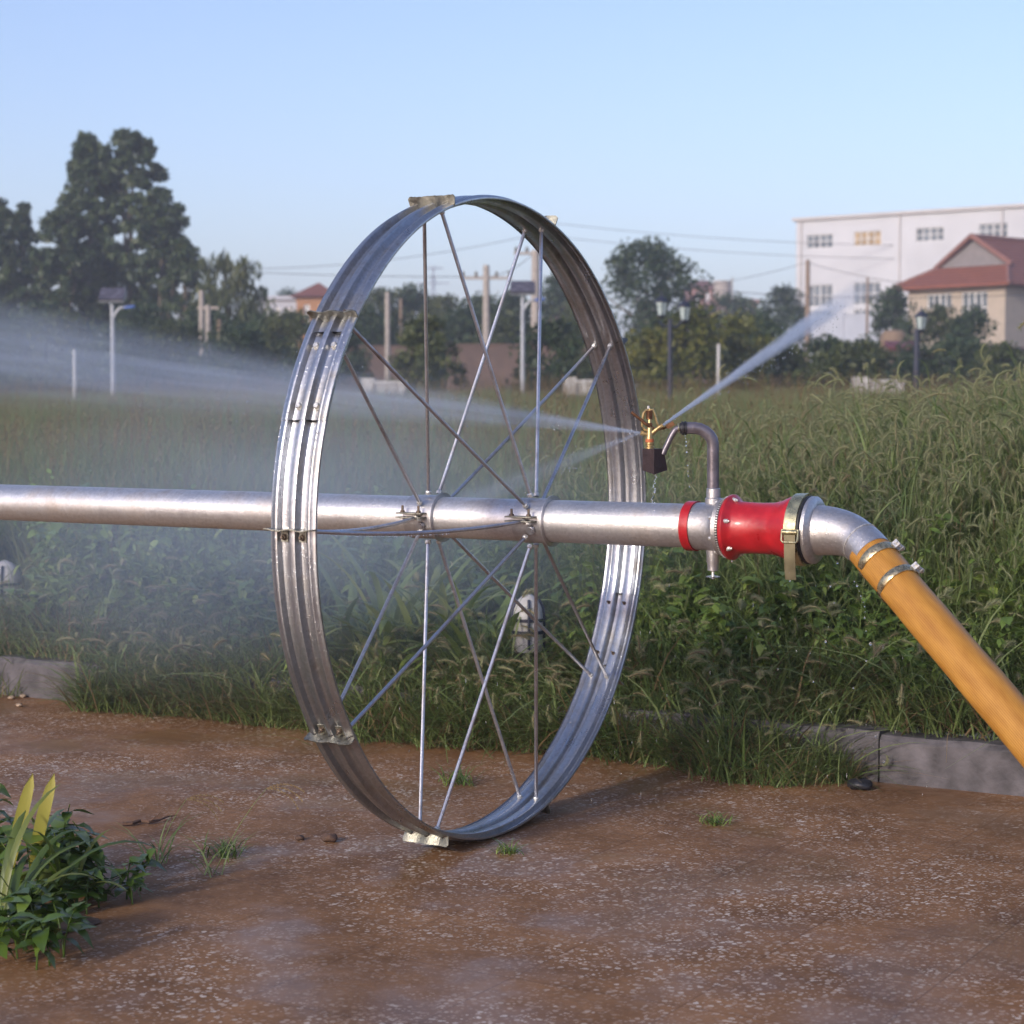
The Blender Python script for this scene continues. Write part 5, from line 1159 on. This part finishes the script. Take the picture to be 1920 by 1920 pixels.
# lantern posts
def lantern(parent, c, s):
    b = MB(); b.rev([(-22*s, 6*s), (-20*s, 8*s), (2*s, 12*s), (4*s, 12*s)], c, 'Z', 6); l_ = b.build('lantern', M['lampglass'], parent, smooth=0)
    b = MB(); b.rev([(4*s, 15*s), (6*s, 14*s), (14*s, 5*s), (16*s, 2*s), (24*s, 1*s)], c, 'Z', 6); b.rev([(-27*s, 3*s), (-22*s, 8*s), (-20*s, 8*s)], c, 'Z', 6)
    for k in range(6): a = k*math.pi/3; b.tube([c+Vector((7.8*s*math.cos(a), 7.8*s*math.sin(a), -20*s)), c+Vector((12*s*math.cos(a), 12*s*math.sin(a), 4*s))], .8*s, 4)
    b.build('lantern_cap', M['darkmetal'], l_, smooth=0)
g = gz(1256, 33); s = 33/F; t = thing('lantern_post', g, 'dark twin-headed lantern post right of the wheel', 'street lamp'); z1 = P(1256, 610, 33).z; b = MB(); b.tube([g, Vector((g.x, g.y, z1+.1))], [5*s, 4*s], 12); b.rev([(0, 9*s), (10*s, 8*s), (14*s, 5*s)], g, 'Z', 12)
for sx in (-1, 1): b.tube([Vector((g.x, g.y, z1)), Vector((g.x, g.y, z1))+LX*(12*s*sx)-Vector((0, 0, 3*s)), Vector((g.x, g.y, z1))+LX*(22*s*sx)+Vector((0, 0, 8*s))], 2*s, 8)
b.build('post', M['darkmetal'], t)
lantern(t, Vector((g.x, g.y, P(1256, 576, 33).z))-LX*(16*s)+Vector((0, 0, 5*s)), s); lantern(t, Vector((g.x, g.y, P(1256, 582, 33).z))+LX*(27*s)+Vector((0, 0, 2*s)), s)
g = gz(1718, 36); s = 36/F; t = thing('lantern_post', g, 'dark single-headed lantern post in front of the red-roofed house', 'street lamp'); z1 = P(1718, 618, 36).z; b = MB(); b.tube([g, Vector((g.x, g.y, z1))], [6*s, 5*s], 12); b.rev([(0, 9*s), (10*s, 8*s), (14*s, 5*s)], g, 'Z', 12); b.build('post', M['darkmetal'], t)
lantern(t, Vector((g.x, g.y, P(1724, 598, 36).z))+LX*(8*s), s*.95)
# white lawn lamps in the bed
def lawn(px, top, bot, d, wpx, label):
    s = d/F; c = P(px, bot, d); t = thing('lawn_lamp', (c.x, c.y, c.z), label, 'lawn lamp', 'white lawn lamps in the bed'); r = wpx*s/2; H = (bot-top)*s; c = Vector(c)
    b = MB(); b.rev([(-.012, r*.90), (0, r*.95), (H*.55, r*.98), (H*.72, r*.92), (H*.88, r*.66), (H*.97, r*.3), (H, .001)], c, 'Z', 32); b.build('globe', M['white'], t)
    b = MB(); b.rev([(-.30, r*.28), (-.012, r*.28)], c, 'Z', 16); b.build('stake', M['darkmetal'], t)
    b = MB()
    for z_, k in ((H*.30, 1.0), (H*.52, 1.0)): b.rev([(z_-.006, r*1.0), (z_-.006, r*1.05), (z_+.006, r*1.05), (z_+.006, r*1.0)], c, 'Z', 32)
    for k in range(4):
        a = YAW-math.pi/2+k*math.pi/2+.05; o = Vector((math.cos(a), math.sin(a), 0)); b.tube([c+o*r*1.02, c+o*r*1.04+Vector((0, 0, H*.55)), c+o*r*.97+Vector((0, 0, H*.74)), c+o*r*.7+Vector((0, 0, H*.89))], .006, 6)
    b.build('lamp_cage', M['darkmetal'], t)
lawn(990, 1112, 1215, 7.45, 58, 'white domed lawn lamp with dark cage seen between the lower spokes')
lawn(10, 1050, 1140, 9.3, 64, 'white domed lawn lamp with dark cage at the left edge below the pipe')
# power lines
def wire(label, a, b_, sag, r=.014):
    pts = [a.lerp(b_, i/24)-Vector((0, 0, sag*4*(i/24)*(1-i/24))) for i in range(25)]; b = MB(); b.tube(pts, r, 5); o = b.build('power_line', M['wire'], None); tag(o, label, 'power line', 'power lines across the sky')
wire('power line from the left edge of the sky dropping to the left utility pole', P(-200, 440, 110), P(905, 519, 75), .6)
wire('power line linking the two utility poles', P(919, 519, 75), P(1000, 476, 75), .15)
wire('highest power line crossing right of the wheel top', P(1010, 415, 150), P(2000, 455, 150), .8, .02)
wire('second power line right of the wheel, under the highest one', P(1010, 440, 150), P(2000, 480, 150), .8, .02)
wire('power line climbing to the thin pole before the factory', P(1010, 533, 110), P(1513, 492, 100), .8)
wire('power line running from the thin pole across the factory', P(1513, 492, 100), P(1990, 520, 105), .8)
wire('lowest power line crossing factory and house', P(1280, 538, 80), P(1990, 548, 66), .3)
wire('power line in the sky between willow and wheel', P(300, 500, 120), P(1000, 440, 120), .8, .018)
# odds and ends behind the bushes
t = thing('covered_mound', gz(1676, 80), 'tan covered mound between shrubs below the house', 'mound'); c = P(1676, 620, 80); b = MB(); g = gz(1676, 80)
b.rev([(g.z-c.z, .62), (-.25, .55), (-.06, .46), (.02, .3), (.05, .001)], c, 'Z', 14); b.build('cover', M['tan'], t)
t = thing('maroon_awning', gz(1690, 70), 'small maroon awning behind the single lantern post', 'awning'); c = P(1688, 650, 70); b = MB(); Rz = Matrix.Rotation(YAW, 3, 'Z'); b.box(c, (1.0, .8, .22), Rz @ Matrix.Rotation(D2R(16), 3, 'X')); b.build('canopy', M['darkred'], t, bevel=.03)
b = MB(); g = gz(1690, 70)
for sx in (-.4, .4): q_ = c+Rz @ Vector((sx, 0, 0)); b.tube([Vector((q_.x, q_.y, g.z-.1)), q_], .03, 6)
b.build('leg', M['darkmetal'], t)
# litter, pebbles and twigs
def blob(name, label, p, r, mat, cat, grp, seed, sq=.6):
    rng = random.Random(seed); b = MB(); vs = []; fs = []; nu, nv = 14, 8
    for j in range(nv+1):
        for i in range(nu):
            a = 2*math.pi*i/nu; e = math.pi*j/nv; k = 1+.16*math.sin(a*3+seed)*math.sin(e*2)+rng.uniform(-.07, .07)*math.sin(e); vs.append(Vector(p)+Vector((r*math.sin(e)*math.cos(a)*k*1.2, r*math.sin(e)*math.sin(a)*k, r*sq*(.9+math.cos(e)*k))))
    for j in range(nv):
        for i in range(nu): fs.append((j*nu+i, j*nu+(i+1) % nu, (j+1)*nu+(i+1) % nu, (j+1)*nu+i))
    b.add(vs, fs); o = b.build(name, mat, None, smooth=60); return tag(o, label, cat, grp)
for i, (px, py, r, l_) in enumerate(((21, 1311, .013, 'pale round pebble nearest the left edge'), (43, 1308, .013, 'pale pebble second from the left edge by the kerb'), (67, 1290, .018, 'largest pale pebble at the foot of the kerb, left side'), (36, 1325, .012, 'whitish flat pebble below the other pebbles'), (562, 1575, .012, 'small brown pebble left of the wheel bottom'), (618, 1578, .020, 'largest brown stone left of the wheel bottom'))):
    blob('pebble', l_, onz(px, py, 0), r, M['stone'] if i < 4 else M['twig'], 'pebble', 'pebbles on the paving', i)
cols = [((.07, .25, .42), 'crumpled light blue plastic scrap in the litter'), ((.45, .42, .10), 'crumpled yellow plastic scrap in the litter'), ((.42, .20, .10), 'crumpled orange plastic scrap in the litter'), ((.03, .12, .35), 'crumpled dark blue plastic scrap in the litter')]
for i, (px, py) in enumerate(((918, 1393), (938, 1388), (958, 1398), (985, 1396))):
    g0 = onz(px, py, 0); blob('plastic_scrap', cols[i][1], (g0.x, g0.y, 0), .026, pm('plastic_%d' % i, cols[i][0], .3, 0, .35, 60, .8, 90), 'litter', 'plastic litter by the kerb', 20+i, .5)
blob('dark_clod', 'dark clod of mud and roots at the foot of the kerb', onz(1612, 1480, 0), .035, M['rubber'], 'clod', None, 31, .5)
for i, (a, b_, h, l_) in enumerate((((95, 1305), (250, 1225), .14, 'long dead twig leaning on the kerb at the left'), ((230, 1550), (330, 1537), .006, 'short dark twig lying on bare paving in front'), ((395, 1310), (520, 1265), .10, 'thin dead twig leaning against the weeds left of the wheel'))):
    p = onz(*a, 0); q_ = P(*b_, (p-CAM).dot(FW)+.12); rng = random.Random(i); b = MB(); pts = [p.lerp(q_, k/6)+Vector((rng.uniform(-.01, .01), rng.uniform(-.01, .01), .008)) for k in range(7)]
    if i == 1: pts = [Vector((v.x, v.y, .008)) for v in [onz(a[0]+(b_[0]-a[0])*k/6, a[1]+(b_[1]-a[1])*k/6+rng.uniform(-3, 3), 0) for k in range(7)]]
    b.tube(pts, [.0065, .006, .0055, .005, .004, .003, .002], 6); b.tube([pts[3], pts[4]+Vector((.03, 0, .04))], [.003, .001], 5); tag(b.build('twig', M['twig'], None), l_, 'twig', 'dead twigs')
print('script done', len(bpy.data.objects))
